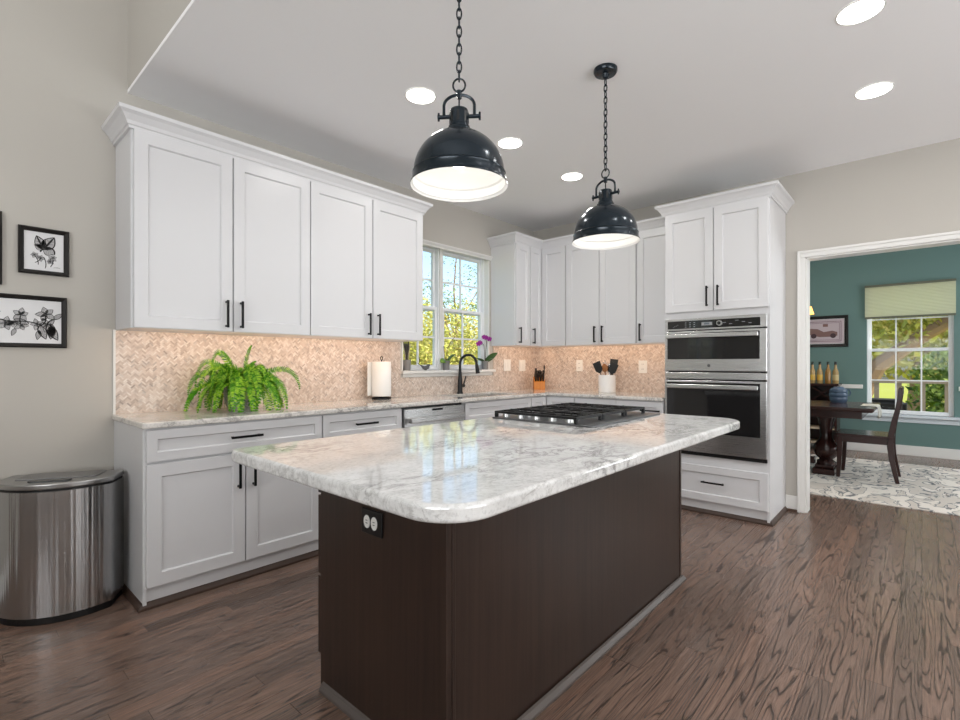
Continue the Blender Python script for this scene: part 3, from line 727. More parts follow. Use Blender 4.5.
# ------------------------------------------------------------------ recessed downlights
def downlight(x, y, label):
    r = thing('recessed_downlight', label, 'ceiling light', (x, y, ZC), 0, 'recessed ceiling lights')
    bm = B(); lathe(bm, [(.088, -.0005), (.090, -.003), (.083, -.005), (.081, -.003)], n=36, caps=False); obj('trim_ring', bm, M_trim, r, world=False, smooth=True)
    bm = B(); lathe(bm, [(.081, -.001), (.081, -.0035)], n=36); obj('lens', bm, M_led, r, world=False)
    return r
d0 = downlight(2.712, .202, 'round recessed ceiling light cut by the top edge of the photo, farther right')
for x, y, lb in ((3.552, .202, 'round recessed ceiling light in front of the doorway wall, right of the oven tower'), (1.88, 2.150, 'round recessed ceiling light just left of the near pendant'),
                 (2.700, 2.145, 'round recessed ceiling light between the two pendants, nearer one'), (3.522, 2.147, 'round recessed ceiling light left of the far pendant, smallest in view')):
    place(d0, (x, y, ZC), 0, lb)
for x, y in ((2.712, .202), (3.552, .202), (1.88, 2.15), (2.70, 2.145), (3.522, 2.147), (1.87, .202), (2.712, -1.6), (1.4, -1.6), (3.9, -1.6)):  # last four have no fixture, added out of view for more light
    lamp('downlight_and_fill', 'AREA', (x, y, ZC-.012), 4.0, (1, .98, .95), (0, 0, 0), shape='DISK', size=.15)
# under-cabinet light strips
WARM = (1, .66, .42)
for x0, x1 in ((.75, 2.65), (3.98, 4.6)):
    l = lamp('under_cabinet_light', 'AREA', ((x0+x1)/2, YU+.05, ZU0-.012), 1.05*(x1-x0), WARM, (0, 0, 0), shape='RECTANGLE', size=x1-x0, size_y=.03)
    l.rotation_euler = (radians(52), 0, 0)
l = lamp('under_cabinet_light', 'AREA', (XU+.05, 2.36, ZU0-.012), 1.5, WARM, (0, 0, 0), shape='RECTANGLE', size=.03, size_y=1.4)
l.rotation_euler = (0, -radians(52), 0)
# dining room lamp light
lamp('dining_lamp', 'POINT', (6.6, 1.3, 1.9), 26, (1, .92, .82), shadow_soft_size=.15)
#@@PART2
# ------------------------------------------------------------------ trash can (set diagonally in the corner)
W_, DP, BG = .47, .16, .115
rzc = radians(-30); wv = Vector((cos(rzc), sin(rzc))); Rb = Vector((.679, 3.118)); base = Rb-wv*W_/2
def can_outline(ins=0.0, n=20):
    h = W_/2-ins; p = [(h, -ins), (-h, -ins)]
    c = W_; R = (c*c/4+BG*BG)/(2*BG); cy = -DP-BG+R; a = math.asin(c/2/R); R2 = R-ins
    a2 = math.asin(min(1, h/R2))
    p += [(R2*sin(t), cy-R2*cos(t)) for t in [-a2+2*a2*i/n for i in range(n+1)]]
    # round the four corners
    q = []; m = len(p)
    for i, v in enumerate(p):
        pv, nx = Vector(p[i-1]), Vector(p[(i+1) % m]); v = Vector(v)
        d0, d1 = (pv-v), (nx-v)
        if d0.angle(d1) < 2.75:
            rr = min(.022, d0.length*.45, d1.length*.45); A, Bq = v+d0.normalized()*rr, v+d1.normalized()*rr
            for k in range(7):
                t = k/6; q.append(tuple((1-t)**2*A+2*t*(1-t)*v+t*t*Bq))
        else: q.append(tuple(v))
    return q
r = thing('trash_can', 'semi-round stainless trash can with sensor lid, beside the white base cabinet', 'trash can', (base.x, base.y, 0), rzc)
kw = dict(parent=r, world=False)
bm = B(); prism(bm, can_outline(.006), 0, .035); obj('base_ring', bm, M_plastic_black, bevel=.004, **kw)
bm = B(); prism(bm, can_outline(0), .035, .610); obj('body', bm, M_steel_can, smooth=True, **kw)
bm = B(); prism(bm, can_outline(.004), .610, .620); obj('seal', bm, M_plastic_black, **kw)
bm = B(); prism(bm, can_outline(-.002), .620, .646); lid = obj('lid', bm, steel('lid_steel', (176, 176, 176), .3), bevel=.006, segs=3, **kw)
bm = B(); prism(bm, rrect(-.165, .165, -.155, -.012, .02, 5), .646, .651); obj('lid_flap', bm, steel('flap_steel', (150, 150, 152), .32), parent=lid, world=False, bevel=.003)
bm = B(); prism(bm, rrect(-.085, .085, -.222, -.186, .016, 6), .646, .652); obj('sensor_panel', bm, M_blackglass, parent=lid, world=False, bevel=.002)
# ------------------------------------------------------------------ framed art on the window wall
FY = YW
def frame(x0, x1, z0, z1, label, name='picture_frame', fw=.022, f=None, group='framed botanical prints', mf=None):
    f = f or fa_(FY)
    r = thing(name, label, 'framed picture', f((x0+x1)/2, 0, (z0+z1)/2), 0, group)
    bm = B(); prof = [(0, .001), (0, .018), (.006, .024), (fw-.006, .016), (fw, .010), (fw, .001)]
    rings = []
    for d, o in prof: rings.append([bm.verts.new(f(a, o, z)) for a, z in ((x0+d, z0+d), (x1-d, z0+d), (x1-d, z1-d), (x0+d, z1-d))])
    for a, b in zip(rings, rings[1:]+rings[:1]):
        for i in range(4): bm.faces.new((a[i], a[(i+1) % 4], b[(i+1) % 4], b[i]))
    obj('frame', bm, mf or M_frame, r)
    bm = B(); mbox(bm, f, x0+fw-.002, x1-fw+.002, .002, .006, z0+fw-.002, z1-fw+.002); p = obj('print', bm, M_paper, r)
    return r, p
def poly_(bm, pts, f, o):
    vs = [bm.verts.new(f(a, o, z)) for a, z in pts]
    try: bm.faces.new(vs)
    except ValueError: pass
def stroke(bm, pts, wd, f, o):
    n = len(pts); L, Rr = [], []
    for i in range(n):
        a = Vector(pts[max(0, i-1)]); b = Vector(pts[min(n-1, i+1)]); d = (b-a).normalized(); q = Vector((-d.y, d.x))*(wd/2*(1 if 0 < i < n-1 else .5)); v = Vector(pts[i])
        L.append(v+q); Rr.append(v-q)
    vl = [bm.verts.new(f(v.x, o, v.y)) for v in L]; vr = [bm.verts.new(f(v.x, o, v.y)) for v in Rr]
    for i in range(n-1): bm.faces.new((vl[i], vl[i+1], vr[i+1], vr[i]))
def curve(a, b, bend, n=8):
    a, b = Vector(a), Vector(b); d = b-a; q = Vector((-d.y, d.x))*bend
    return [tuple(a+d*t+q*4*t*(1-t)) for t in [i/n for i in range(n+1)]]
def petal(bm_fill, bm_line, c, ang, L, wd, f, o, hatch=5, rnd=None):
    c = Vector(c); u = Vector((cos(ang), sin(ang))); v = Vector((-u.y, u.x)); top, bot = [], []
    for i in range(11):
        t = i/10; h = wd*sin(pi*t**.8)*.5; top.append(c+u*L*t+v*h); bot.append(c+u*L*t-v*h)
    poly_(bm_fill, [tuple(x) for x in top+bot[::-1]], f, o)
    stroke(bm_line, [tuple(x) for x in top], L*.045, f, o+.0004); stroke(bm_line, [tuple(x) for x in bot], L*.06, f, o+.0004)
    for k in range(hatch):
        t0 = .12+.7*k/hatch; s = (-1)**k
        stroke(bm_line, [tuple(c+u*L*t0), tuple(c+u*L*(t0+.14)+v*s*wd*.36*sin(pi*(t0+.1)))], L*.03, f, o+.0004)
def flower(bf, bl, c, rr, f, o, rot=0, n=5, rng=random):
    for k in range(n): petal(bf, bl, c, rot+2*pi*k/n+rng.uniform(-.2, .2), rr*rng.uniform(.8, 1.1), rr*.6, f, o, 3)
fa0 = fa_(FY); rng = random.Random(3)
# butterfly print
r, p = frame(.289, .487, 1.656, 1.895, 'small black-framed butterfly drawing hanging above the wide flower print')
bf, bl = B(), B(); c = (.385, 1.787)
for ang, L, wd in ((radians(112), .072, .042), (radians(58), .082, .050), (radians(-18), .048, .044), (radians(150), .04, .03)): petal(bf, bl, c, ang, L, wd, fa0, .0064, 7)
for ang, L, wd in ((radians(112), .070, .012), (radians(58), .078, .014), (radians(80), .05, .010)): 
    u = Vector((cos(ang), sin(ang))); stroke(bl, [tuple(Vector(c)+u*L*t) for t in (0, .35, .7, 1)], wd*.6, fa0, .0069)
stroke(bl, curve((.372, 1.772), (.402, 1.80), .1), .007, fa0, .007); stroke(bl, curve((.40, 1.80), (.428, 1.765), .3), .006, fa0, .007)
for x, z in ((.352, 1.755), (.422, 1.748), (.375, 1.742), (.412, 1.728)): flower(bf, bl, (x, z), .019, fa0, .0064, rng.random()*3)
for a, b in (((.352, 1.75), (.365, 1.705)), ((.422, 1.742), (.412, 1.70)), ((.385, 1.75), (.392, 1.69)), ((.375, 1.74), (.352, 1.715))): stroke(bl, curve(a, b, .1), .0035, fa0, .0066)
stroke(bl, [(.425, 1.698), (.44, 1.70), (.452, 1.698)], .002, fa0, .0066)
d = obj('drawing_shading', bf, M_ink2, p, recalc=False); obj('drawing_lines', bl, M_ink, p, recalc=False)
# wide flower print
r, p = frame(.075, .478, 1.281, 1.545, 'wide black-framed ink drawing of flowers and leaves, lowest of the wall prints')
bf, bl = B(), B()
for x, z, q in ((.395, 1.455, .042), (.30, 1.445, .036), (.245, 1.40, .036), (.30, 1.392, .030), (.36, 1.40, .030), (.40, 1.40, .036), (.20, 1.45, .03), (.16, 1.40, .035), (.27, 1.40, .025)): flower(bf, bl, (x, z), q, fa0, .0064, rng.random()*3)
for x, z, a, L in ((.37, 1.395, -70, .075), (.40, 1.40, -62, .09), (.42, 1.40, -95, .075), (.37, 1.37, -100, .05), (.425, 1.43, 40, .05), (.28, 1.375, -110, .04), (.22, 1.37, -130, .05), (.33, 1.40, 160, .06)): petal(bf, bl, (x, z), radians(a), L, L*.42, fa0, .0066, 9)
for a, b, k in (((.24, 1.40), (.37, 1.40), .1), ((.37, 1.39), (.39, 1.45), -.2), ((.30, 1.40), (.30, 1.44), .1), ((.16, 1.40), (.25, 1.41), .15), ((.40, 1.40), (.44, 1.43), .2)): stroke(bl, curve(a, b, k), .005, fa0, .007)
obj('drawing_shading', bf, M_ink2, p, recalc=False); obj('drawing_lines', bl, M_ink, p, recalc=False)
# print at the edge of the view
r, p = frame(.04, .232, 1.587, 1.946, 'black picture frame at the left edge of the photo, only its right side showing')

# ------------------------------------------------------------------ switches and outlets
def plate(f, a, z, w_, label, kind, gang):
    r = thing('light_switch' if kind == 's' else 'wall_outlet', label, 'light switch' if kind == 's' else 'outlet', f(a, .0075, z), 0, 'plates on the backsplash')
    bm = B(); mbox(bm, f, a-w_/2, a+w_/2, .0078, .0135, z-.062, z+.062); obj('plate', bm, M_plate, r, bevel=.003)
    for i in range(gang):
        ca = a+(i-(gang-1)/2)*.046
        if kind == 's':
            bm = B(); mbox(bm, f, ca-.017, ca+.017, .0135, .0165, z-.033, z+.033); obj('rocker', bm, M_plate, r, bevel=.002)
        else:
            for s in (-1, 1):
                bm = B(); mbox(bm, f, ca-.017, ca+.017, .0135, .0155, z+s*.024-.016, z+s*.024+.016); so = obj('socket', bm, M_plate, r, bevel=.004)
                bm = B(); mbox(bm, f, ca-.008, ca-.005, .0155, .0158, z+s*.024-.004, z+s*.024+.006); mbox(bm, f, ca+.005, ca+.008, .0155, .0158, z+s*.024-.004, z+s*.024+.006); obj('slots', bm, M_slot, so)
plate(fa_(YW), 4.184, 1.185, .118, 'white double switch plate on the mosaic nearest the window', 's', 2)
plate(fa_(YW), 4.455, 1.180, .118, 'white switch plate on the mosaic just left of the corner', 's', 2)
plate(fb_(XW), 2.761, 1.180, .078, 'white outlet on the mosaic between knife block and utensil crock', 'o', 1)
plate(fb_(XW), 2.050, 1.170, .088, 'white outlet on the mosaic beside the oven tower', 'o', 1)

# ------------------------------------------------------------------ fern
def frond(bm, p0, az, reach, rise, drop, n=26, wmax=.045, roll=0):
    """arching midrib with paired leaflets"""
    u = Vector((cos(az), sin(az), 0)); side = Vector((-sin(az), cos(az), 0)); pts = []
    for i in range(n+1):
        t = i/n
        pts.append(Vector(p0)+u*reach*((1-(1-t)**1.7) if drop else t**1.5)+Vector((0, 0, (rise*4*t*(1-t)*.9-drop*t**2.2) if drop else rise*(1-(1-t)**1.5))))
    tube(bm, pts, [.0022*(1-.8*i/n) for i in range(n+1)], 4, caps=False)
    for i in range(1, n+1):
        t = i/n; L = wmax*(sin(pi*min(1, t*.90+.10))**.5)*(1-.30*t); d = (pts[i]-pts[i-1]); sl = d.length; d = d.normalized(); nrm = side.cross(d).normalized(); sd_ = side*cos(roll)+nrm*sin(roll); nrm = nrm*cos(roll)-side*sin(roll)
        for s in (-1, 1):
            a = pts[i]; dirv = (sd_*s*.9+d*.40+nrm*random.uniform(-.25, .05)).normalized(); wv_ = d*max(.0045, sl*.62)
            b = a+dirv*L*random.uniform(.85, 1.1); m_ = a+dirv*L*.6
            v = [bm.verts.new(q) for q in (a-wv_*.5, m_-wv_*.60+nrm*.001, b+d*.003, m_+wv_*.60+nrm*.002, a+wv_*.5)]
            bm.faces.new(v)
fx, fy, fz = 1.255, 3.09, CT1
r = thing('potted_fern', 'bushy bright green fern spilling over its pot on the counter', 'potted plant', (fx, fy, fz))
M_pot = mat('speckled_grey_pot', (120, 116, 108), .7)
def _pot(m):
    h = N(m); h.l(h.mix(h.noise(h.obj(), 90, 3), lin((60, 58, 54)), lin((190, 186, 176))), h.b.inputs['Base Color'])
_pot(M_pot)
bm = B(); lathe(bm, [(.062, 0), (.085, .05), (.092, .13), (.094, .15), (.086, .15), (.084, .135), (.01, .132)], n=28); obj('pot', bm, M_pot, r, world=False, smooth=True)
rs = random.Random(11); random.seed(21)
def clampf(bm):
    for v in bm.verts:
        v.co.z = max(v.co.z, .004+.004*random.random()); v.co.y = min(v.co.y, YW-fy-.012)
for i in range(87):
    az = 2*pi*i*.381966+rs.uniform(-.2, .2); k = i/87
    if k < .48:       # outer fronds that hang to the worktop
        reach = rs.uniform(.13, .24); rise = rs.uniform(.01, .05); drop = rs.uniform(.17, .22); p0z = rs.uniform(.15, .20); wm_ = rs.uniform(.034, .046)
    elif k < .75:     # middle layer
        reach = rs.uniform(.10, .19); rise = rs.uniform(.05, .10); drop = rs.uniform(.08, .17); p0z = rs.uniform(.17, .21); wm_ = rs.uniform(.032, .042)
    else:             # crown
        reach = rs.uniform(.06, .19); rise = rs.uniform(.08, .15); drop = rs.uniform(.0, .06); p0z = rs.uniform(.14, .17); wm_ = rs.uniform(.020, .030)
    bm = B(); frond(bm, (.03*cos(az), .03*sin(az), p0z), az, reach, rise, drop, 30, wm_, rs.uniform(-1.1, 1.1)); clampf(bm)
    obj('frond', bm, M_leaf, r, world=False, recalc=False)
# the long fronds that stick out of the mass (az measured so that -42 deg is to the right of the picture)
for az, reach, rise, drop, wm_ in ((-42, .33, .12, .03, .028), (-50, .27, .08, .11, .026), (-60, .25, .06, .17, .026), (-45, .05, .245, 0, .026), (-30, .07, .15, 0, .022), (128, .17, .23, .015, .030), (138, .24, .17, .03, .03), (150, .26, .10, .06, .028), (160, .27, .05, .20, .03), (140, .30, .06, .24, .028), (110, .02, .13, 0, .020), (-10, .14, .14, .03, .024), (132, .10, .21, 0, .024)):
    bm = B(); frond(bm, (.02*cos(radians(az)), .02*sin(radians(az)), .15), radians(az), reach, rise, drop, 34, wm_, rs.choice((-1, 1))*(1.15 if -70 < az < -20 or az > 115 else .5)); clampf(bm)
    obj('frond', bm, M_leaf, r, world=False, recalc=False)

# ------------------------------------------------------------------ paper towel holder
px, py = 2.43, 3.255
r = thing('paper_towel_holder', 'white paper towel roll on a black stand, on the counter left of the window', 'paper towel holder', (px, py, CT1))
bm = B(); lathe(bm, [(.078, 0), (.078, .012), (.07, .018), (.01, .018)], n=32); obj('stand_base', bm, M_black, r, world=False, smooth=True)
bm = B(); lathe(bm, [(.006, .018), (.006, .318)], n=10); tube(bm, [(.0, .014*cos(2*pi*i/14), .330+.014*sin(2*pi*i/14)) for i in range(14)], .0035, 6, True); obj('post', bm, M_black, r, world=False, smooth=True)
bm = B(); lathe(bm, [(.020, .025), (.074, .025), (.076, .028), (.076, .300), (.074, .303), (.020, .303)], n=40, caps=False); M_paperw = mat('paper_white', (236, 236, 234), .9); obj('paper_roll', bm, M_paperw, r, world=False, smooth=True)
bm = B(); box(bm, -.098, -.02, .066, .0675, .03, .300, Matrix.Rotation(.35, 4, 'Z')); obj('loose_sheet', bm, M_paperw, r, world=False)

# ------------------------------------------------------------------ faucet and soap pump
qx, qy = 3.385, 3.30
r = thing('faucet', 'tall matte black gooseneck kitchen faucet behind the sink', 'faucet', (qx, qy, CT1))
M_mblack = mat('matte_black_faucet', (34, 36, 38), .38, .4)
bm = B(); lathe(bm, [(.030, 0), (.030, .008), (.025, .02), (.022, .12), (.0165, .19), (.0145, .21)], n=24)
dr = Vector((.35, -.94, 0)).normalized(); R = .085; pts = [(0, 0, .20), (0, 0, .27)]
for i in range(13):
    a = pi-pi*1.02*i/12; q = dr*(R+R*cos(a)); pts.append((q.x, q.y, .285+R*sin(a)))
tube(bm, pts, .0125, 14); obj('spout', bm, M_mblack, r, world=False, smooth=True)
e = Vector(pts[-1]); bm = B(); tube(bm, [e+Vector((0, 0, .004)), e+dr*.006+Vector((0, 0, -.03)), e+dr*.014+Vector((0, 0, -.085))], [.0135, .017, .021], 16); obj('spray_head', bm, M_mblack, r, world=False, smooth=True)
bm = B(); sd = Vector((.94, .1, 0)).normalized(); tube(bm, [sd*.015+Vector((0, 0, .075)), sd*.06+Vector((0, 0, .075))], .017, 14); tube(bm, [sd*.052+Vector((0, 0, .08)), sd*.075+Vector((0, 0, .125)), sd*.09+Vector((0, 0, .165))], [.009, .007, .006], 10); obj('lever', bm, M_mblack, r, world=False, smooth=True)

# ------------------------------------------------------------------ knife block
r = thing('knife_block', 'orange-toned wooden knife block full of black-handled knives in the corner', 'knife block', (4.50, 3.165, CT1), radians(-48))
M_kb = mat('honey_wood', (206, 128, 52), .4)
def _kb(m):
    h = N(m); v = h.obj(); n = h.noise(h.mapping(v, (70, 70, 6)), 1, 3); h.l(h.mix(n, lin((226, 152, 70)), lin((176, 100, 36))), h.b.inputs['Base Color'])
_kb(M_kb)
bm = B(); side_ = [(-.055, 0), (.075, 0), (.085, .03), (.035, .165), (-.055, .105)]
side_ = [(-.06, 0), (.07, 0), (.07, .135), (.03, .145), (-.06, .085)]
L = [bm.verts.new((-.060, y, z)) for y, z in side_]; Rr = [bm.verts.new((.060, y, z)) for y, z in side_]
bm.faces.new(L); bm.faces.new(Rr[::-1])
for i in range(5): bm.faces.new((L[i], L[(i+1) % 5], Rr[(i+1) % 5], Rr[i]))
obj('block', bm, M_kb, r, world=False, bevel=.004)
rk = random.Random(5)
for i in range(4):
    for j in range(3):
        x = -.042+.028*i; y = -.035+.03*j; z = .085+.060*(y+.06)/.09+.004
        t = Vector((rk.uniform(-.08, .08), -.55, .83)).normalized(); a = Vector((x, y, z-.012)); Lh = rk.uniform(.085, .12)
        bm = B(); tube(bm, [a, a+t*Lh*.3, a+t*Lh*.7, a+t*Lh], [.009, .0105, .010, .012], 8); obj('knife_handle', bm, M_plastic_black, r, world=False, smooth=True)
for s in (0,):
    bm = B(); a = Vector((.058, .0, .20)); tube(bm, [a+Vector((.0, .022*cos(2*pi*i/14), .022*sin(2*pi*i/14))) for i in range(14)], .005, 8, True); a = Vector((.056, -.012, .245)); tube(bm, [a+Vector((.0, .022*cos(2*pi*i/14), .022*sin(2*pi*i/14))) for i in range(14)], .005, 8, True); tube(bm, [(.055, .005, .08), (.056, .005, .18)], .006, 8); obj('scissors', bm, M_plastic_black, r, world=False, smooth=True)

# ------------------------------------------------------------------ utensil crock and its utensils
ux, uy = 4.50, 2.34
r = thing('utensil_crock', 'white ceramic crock holding kitchen utensils', 'crock', (ux, uy, CT1))
bm = B(); lathe(bm, [(.080, 0), (.084, .004), (.084, .170), (.082, .174), (.077, .174), (.076, .168), (.076, .012), (.01, .010)], n=36, caps=True); obj('pot', bm, mat('glazed_white', (232, 232, 230), .25), r, world=False, smooth=True)
M_nyl = mat('black_nylon', (38, 40, 41), .45); M_ss = mat('utensil_steel', (196, 196, 198), .25, 1); M_wood = mat('utensil_wood', (150, 104, 66), .6)
def utensil(label, dx, dy, lx, ly, kind, m, H=.24):
    """handle stands inside the crock at (dx,dy), leans by (lx,ly) per metre, head on top"""
    b = Vector((ux+dx, uy+dy, CT1+.014)); t = Vector((lx, ly, 1)).normalized(); e = b+t*H
    o = thing('utensil', label, 'utensil', b, 0, 'utensils in the crock')
    bm = B(); tube(bm, [b, b+t*H*.6, e], [.006, .005, .0045], 8); obj('handle', bm, M_wood if m is M_wood else (M_nyl if m is M_nyl else M_ss), o, smooth=True)
    # head in the plane of (t, side) facing the room (-X)
    sv = Vector((0, 1, 0)); sv = (sv-t*sv.dot(t)).normalized(); nv = t.cross(sv).normalized()
    def P(a, c, d=0): return e+sv*a+t*c+nv*d
    bm = B()
    if kind == 'spatula':
        out = [(-.012, -.01), (-.040, .02), (-.043, .105), (.043, .105), (.040, .02), (.012, -.01)]
        A = [bm.verts.new(P(a, c, -.0015)) for a, c in out]; D = [bm.verts.new(P(a, c, .0015)) for a, c in out]
        bm.faces.new(A[::-1]); bm.faces.new(D)
        for i in range(6): bm.faces.new((A[i], A[(i+1) % 6], D[(i+1) % 6], D[i]))
    elif kind == 'spoon':
        rings = []
        for i in range(9):
            q = i/8; wv2 = .035*sin(pi*min(.97, .06+q*.92))**.7
            rings.append([bm.verts.new(P(wv2*cos(2*pi*k/10), -.01+.085*q, .010*sin(2*pi*k/10)*(1 if sin(2*pi*k/10) > 0 else .2))) for k in range(10)])
        for a, c in zip(rings, rings[1:]):
            for k in range(10): bm.faces.new((a[k], a[(k+1) % 10], c[(k+1) % 10], c[k]))
        bm.faces.new(rings[0]); bm.faces.new(rings[-1][::-1])
    elif kind == 'whisk':
        for k in range(4):
            a = pi*k/4; pts = []
            for i in range(17):
                q = 2*pi*i/16*.5; hh = .10*sin(q)**.8 if 0 < q < pi else 0; x = .028*cos(q)*(.4+.6*sin(q))
                pts.append(e+(sv*cos(a)+nv*sin(a))*x+t*hh)
            tube(bm, pts, .0014, 5)
    obj('head', bm, m, o, smooth=kind != 'spatula')
utensil('black nylon turner leaning left in the white crock', -.042, -.024, -.05, .40, 'spatula', M_nyl, .205)
utensil('steel wire whisk standing in the left of the white crock', .036, .020, .06, .12, 'whisk', M_ss, .205)
utensil('wooden spoon in the middle left of the white crock', .012, .010, .03, .12, 'spoon', M_wood, .20)
utensil('shiny steel spoon upright in the middle of the white crock', .028, -.004, .05, .0, 'spoon', M_ss, .20)
utensil('black nylon slotted turner upright in the white crock', .040, -.015, .07, -.10, 'spatula', M_nyl, .215)
utensil('black nylon spoon tilted right in the white crock', -.008, .012, -.02, -.40, 'spoon', M_nyl, .205)
utensil('black nylon spatula leaning farthest right in the white crock', -.030, .024, -.04, -.47, 'spatula', M_nyl, .20)

# ------------------------------------------------------------------ window sill plants and bird
ZS = WZ0; ys = YW+.012
M_cement = mat('grey_cement_pot', (132, 130, 128), .7)
def pot(r, w0=.030, w1=.036, h=.088):
    bm = B(); lathe(bm, [(w0, 0), (w1, h), (w1-.005, h), (w1-.006, h-.01), (.006, h-.012)], n=24); obj('pot', bm, M_cement, r, world=False, smooth=True)
def blade(bm, p0, az, L, wd, lean, curl=.4, n=8, roll=0):
    u = Vector((cos(az), sin(az), 0)); s0 = Vector((-sin(az), cos(az), 0)); rows = []
    for i in range(n+1):
        t = i/n; ang = lean+curl*t; c = Vector(p0)
        c = c+u*(L*t*sin(lean+curl*t*.5))+Vector((0, 0, L*t*cos(lean+curl*t*.5))); h = wd*.5*sin(pi*min(1, .12+t*.88))**.7
        nrm = (Vector((0, 0, 1))*sin(ang)-u*cos(ang)); s = s0*cos(roll)+nrm*sin(roll)
        rows.append((bm.verts.new(c-s*h), bm.verts.new(c-nrm*.002), bm.verts.new(c+s*h)))
    for a, b in zip(rows, rows[1:]):
        bm.faces.new((a[0], a[1], b[1], b[0])); bm.faces.new((a[1], a[2], b[2], b[1]))
M_oleaf = mat('orchid_leaf_green', (62, 92, 40), .35); M_oleaf2 = mat('orchid_leaf_bright', (110, 148, 52), .35)
M_stem = mat('orchid_stem', (84, 60, 48), .6); M_purple = mat('orchid_purple', (150, 22, 140), .5); M_snake = mat('variegated_dark_leaf', (46, 42, 38), .4)
def orchid(loc, label, blooms, mcol, leafs, stems):
    r = thing('potted_orchid', label, 'potted plant', loc); pot(r)
    for az, L, wd, lean, curl, m, rl in leafs:
        bm = B(); blade(bm, (.006*cos(az), .006*sin(az), .078), az, L, wd, lean, curl, 8, rl); o = obj('leaf', bm, m, r, world=False, smooth=True, recalc=False); q = o.modifiers.new('t', 'SOLIDIFY'); q.thickness = .003
    for pts in stems:
        bm = B(); tube(bm, pts, .003, 6); obj('stem', bm, M_stem, r, world=False, smooth=True)
    for (x, y, z) in blooms:
        bm = B(); c = Vector((x, y, z)); ctr = Vector((-.75, -.65, .1)).normalized(); s = ctr.cross(Vector((0, 0, 1))).normalized(); up = s.cross(ctr)
        for k in range(5):
            a = pi/2+2*pi*k/5; u = s*cos(a)+up*sin(a); v = ctr.cross(u); wd = .017 if k in (1, 4) else .011
            vs = [bm.verts.new(c+u*d_*.026+v*w_*wd+ctr*f_) for d_, w_, f_ in ((0, 0, 0), (.45, .9, .003), (.85, .7, .004), (1.05, 0, .002), (.85, -.7, .004), (.45, -.9, .003))]; bm.faces.new(vs)
        vs = [bm.verts.new(c+ctr*.010+s*.006*cos(a)+up*.008*sin(a)-up*.004) for a in (0, 1.57, 3.14, 4.71)]; bm.faces.new(vs)
        obj('bloom', bm, mcol, r, world=False, recalc=False)
orchid((3.845, ys, ZS), 'purple-flowering orchid in a grey pot at the right end of the window sill', [(-.10, -.02, .275), (-.125, -.02, .262), (-.03, -.015, .335), (.0, -.015, .33), (.045, -.02, .318)], M_purple,
       [(radians(-40), .16, .062, .75, .35, M_oleaf, 1.1), (radians(175), .13, .04, 1.1, .35, M_oleaf, .3), (radians(-75), .10, .045, .9, .6, M_oleaf, .2)],
       [[(0, 0, .08), (-.012, -.005, .16), (-.03, -.01, .25), (-.08, -.018, .285), (-.12, -.02, .27)], [(.004, 0, .08), (.012, 0, .2), (.02, -.005, .28), (.0, -.012, .325), (-.03, -.015, .335)]])
orchid((3.285, ys, ZS), 'out-of-bloom orchid in a grey pot behind the faucet on the sill', [], M_purple,
       [(radians(190), .085, .062, .9, 1.6, M_oleaf2, -.9), (radians(-20), .12, .04, .5, .8, M_oleaf, .4), (radians(-110), .08, .055, 1.0, .9, M_oleaf2, 0)],
       [[(0, 0, .08), (-.025, 0, .15), (-.035, 0, .23)], [(0, 0, .08), (.01, -.004, .2), (.05, -.01, .27), (.10, -.015, .32)]])
r = thing('potted_snake_plant', 'dark pointed-leaf plant in a grey pot at the left end of the sill', 'potted plant', (2.80, ys, ZS)); pot(r, .032, .038, .095)
for i in range(7):
    az = 2*pi*i/7; bm = B(); blade(bm, (.012*cos(az), .012*sin(az), .083), az, .15+.02*(i % 3), .026, .06, .18); o = obj('leaf', bm, M_snake if i % 3 else mat('cream_leaf', (206, 196, 160), .5), r, world=False, smooth=True, recalc=False); q = o.modifiers.new('t', 'SOLIDIFY'); q.thickness = .002
bm = B(); blade(bm, (.01, 0, .083), radians(-30), .09, .03, 1.2, .5); o = obj('leaf', bm, M_oleaf, r, world=False, smooth=True, recalc=False)
r = thing('bird_figurine', 'small dark grey bird figurine perched on the window sill', 'figurine', (3.005, YW-.005, ZS))
bm = B(); tube(bm, [(-.055, 0, .048), (-.045, 0, .040), (-.025, 0, .026), (0, 0, .021), (.022, 0, .028), (.036, 0, .044), (.046, 0, .046), (.056, 0, .044)], [.002, .006, .014, .020, .019, .013, .010, .001], 14)
obj('body', bm, mat('figurine_grey', (96, 98, 100), .5), r, world=False, smooth=True)
bm = B(); tube(bm, [(-.09, 0, .062), (-.06, 0, .048), (-.02, 0, .030)], [.003, .005, .008], 8); obj('tail', bm, mat('figurine_tail', (88, 90, 92), .5), r, world=False, smooth=True)
bm = B(); lathe(bm, [(.014, 0), (.010, .004), (.004, .006)], n=14); obj('foot', bm, M_black, r, world=False)

# ------------------------------------------------------------------ dining room
# rug
M_rug = mat('patterned_cream_rug', (206, 200, 192), .95, spec=.1)
def _rug(m):
    h = N(m); v = h.obj()
    n = h.noise(h.mapping(v, (3.0, 4.4, 1)), 1.2, 2.5, .5, 1.4); n2 = h.noise(h.mapping(v, (5, 12, 1)), 2.2, 4, .6, .8)
    c = h.mix(h.ramp(n, [(.50, (0, 0, 0)), (.56, (1, 1, 1))]), lin((226, 219, 211)), lin((204, 196, 188)))
    c = h.mix(h.ramp(h.math('ABSOLUTE', h.math('SUBTRACT', n, .5)), [(0, (1, 1, 1)), (.02, (.7, .7, .7)), (.035, (0, 0, 0))]), c, lin((104, 108, 112)))
    c = h.mix(h.ramp(n2, [(.63, (0, 0, 0)), (.67, (.7, .7, .7))]), c, lin((124, 108, 98)))
    h.l(c, h.b.inputs['Base Color'])
_rug(M_rug)
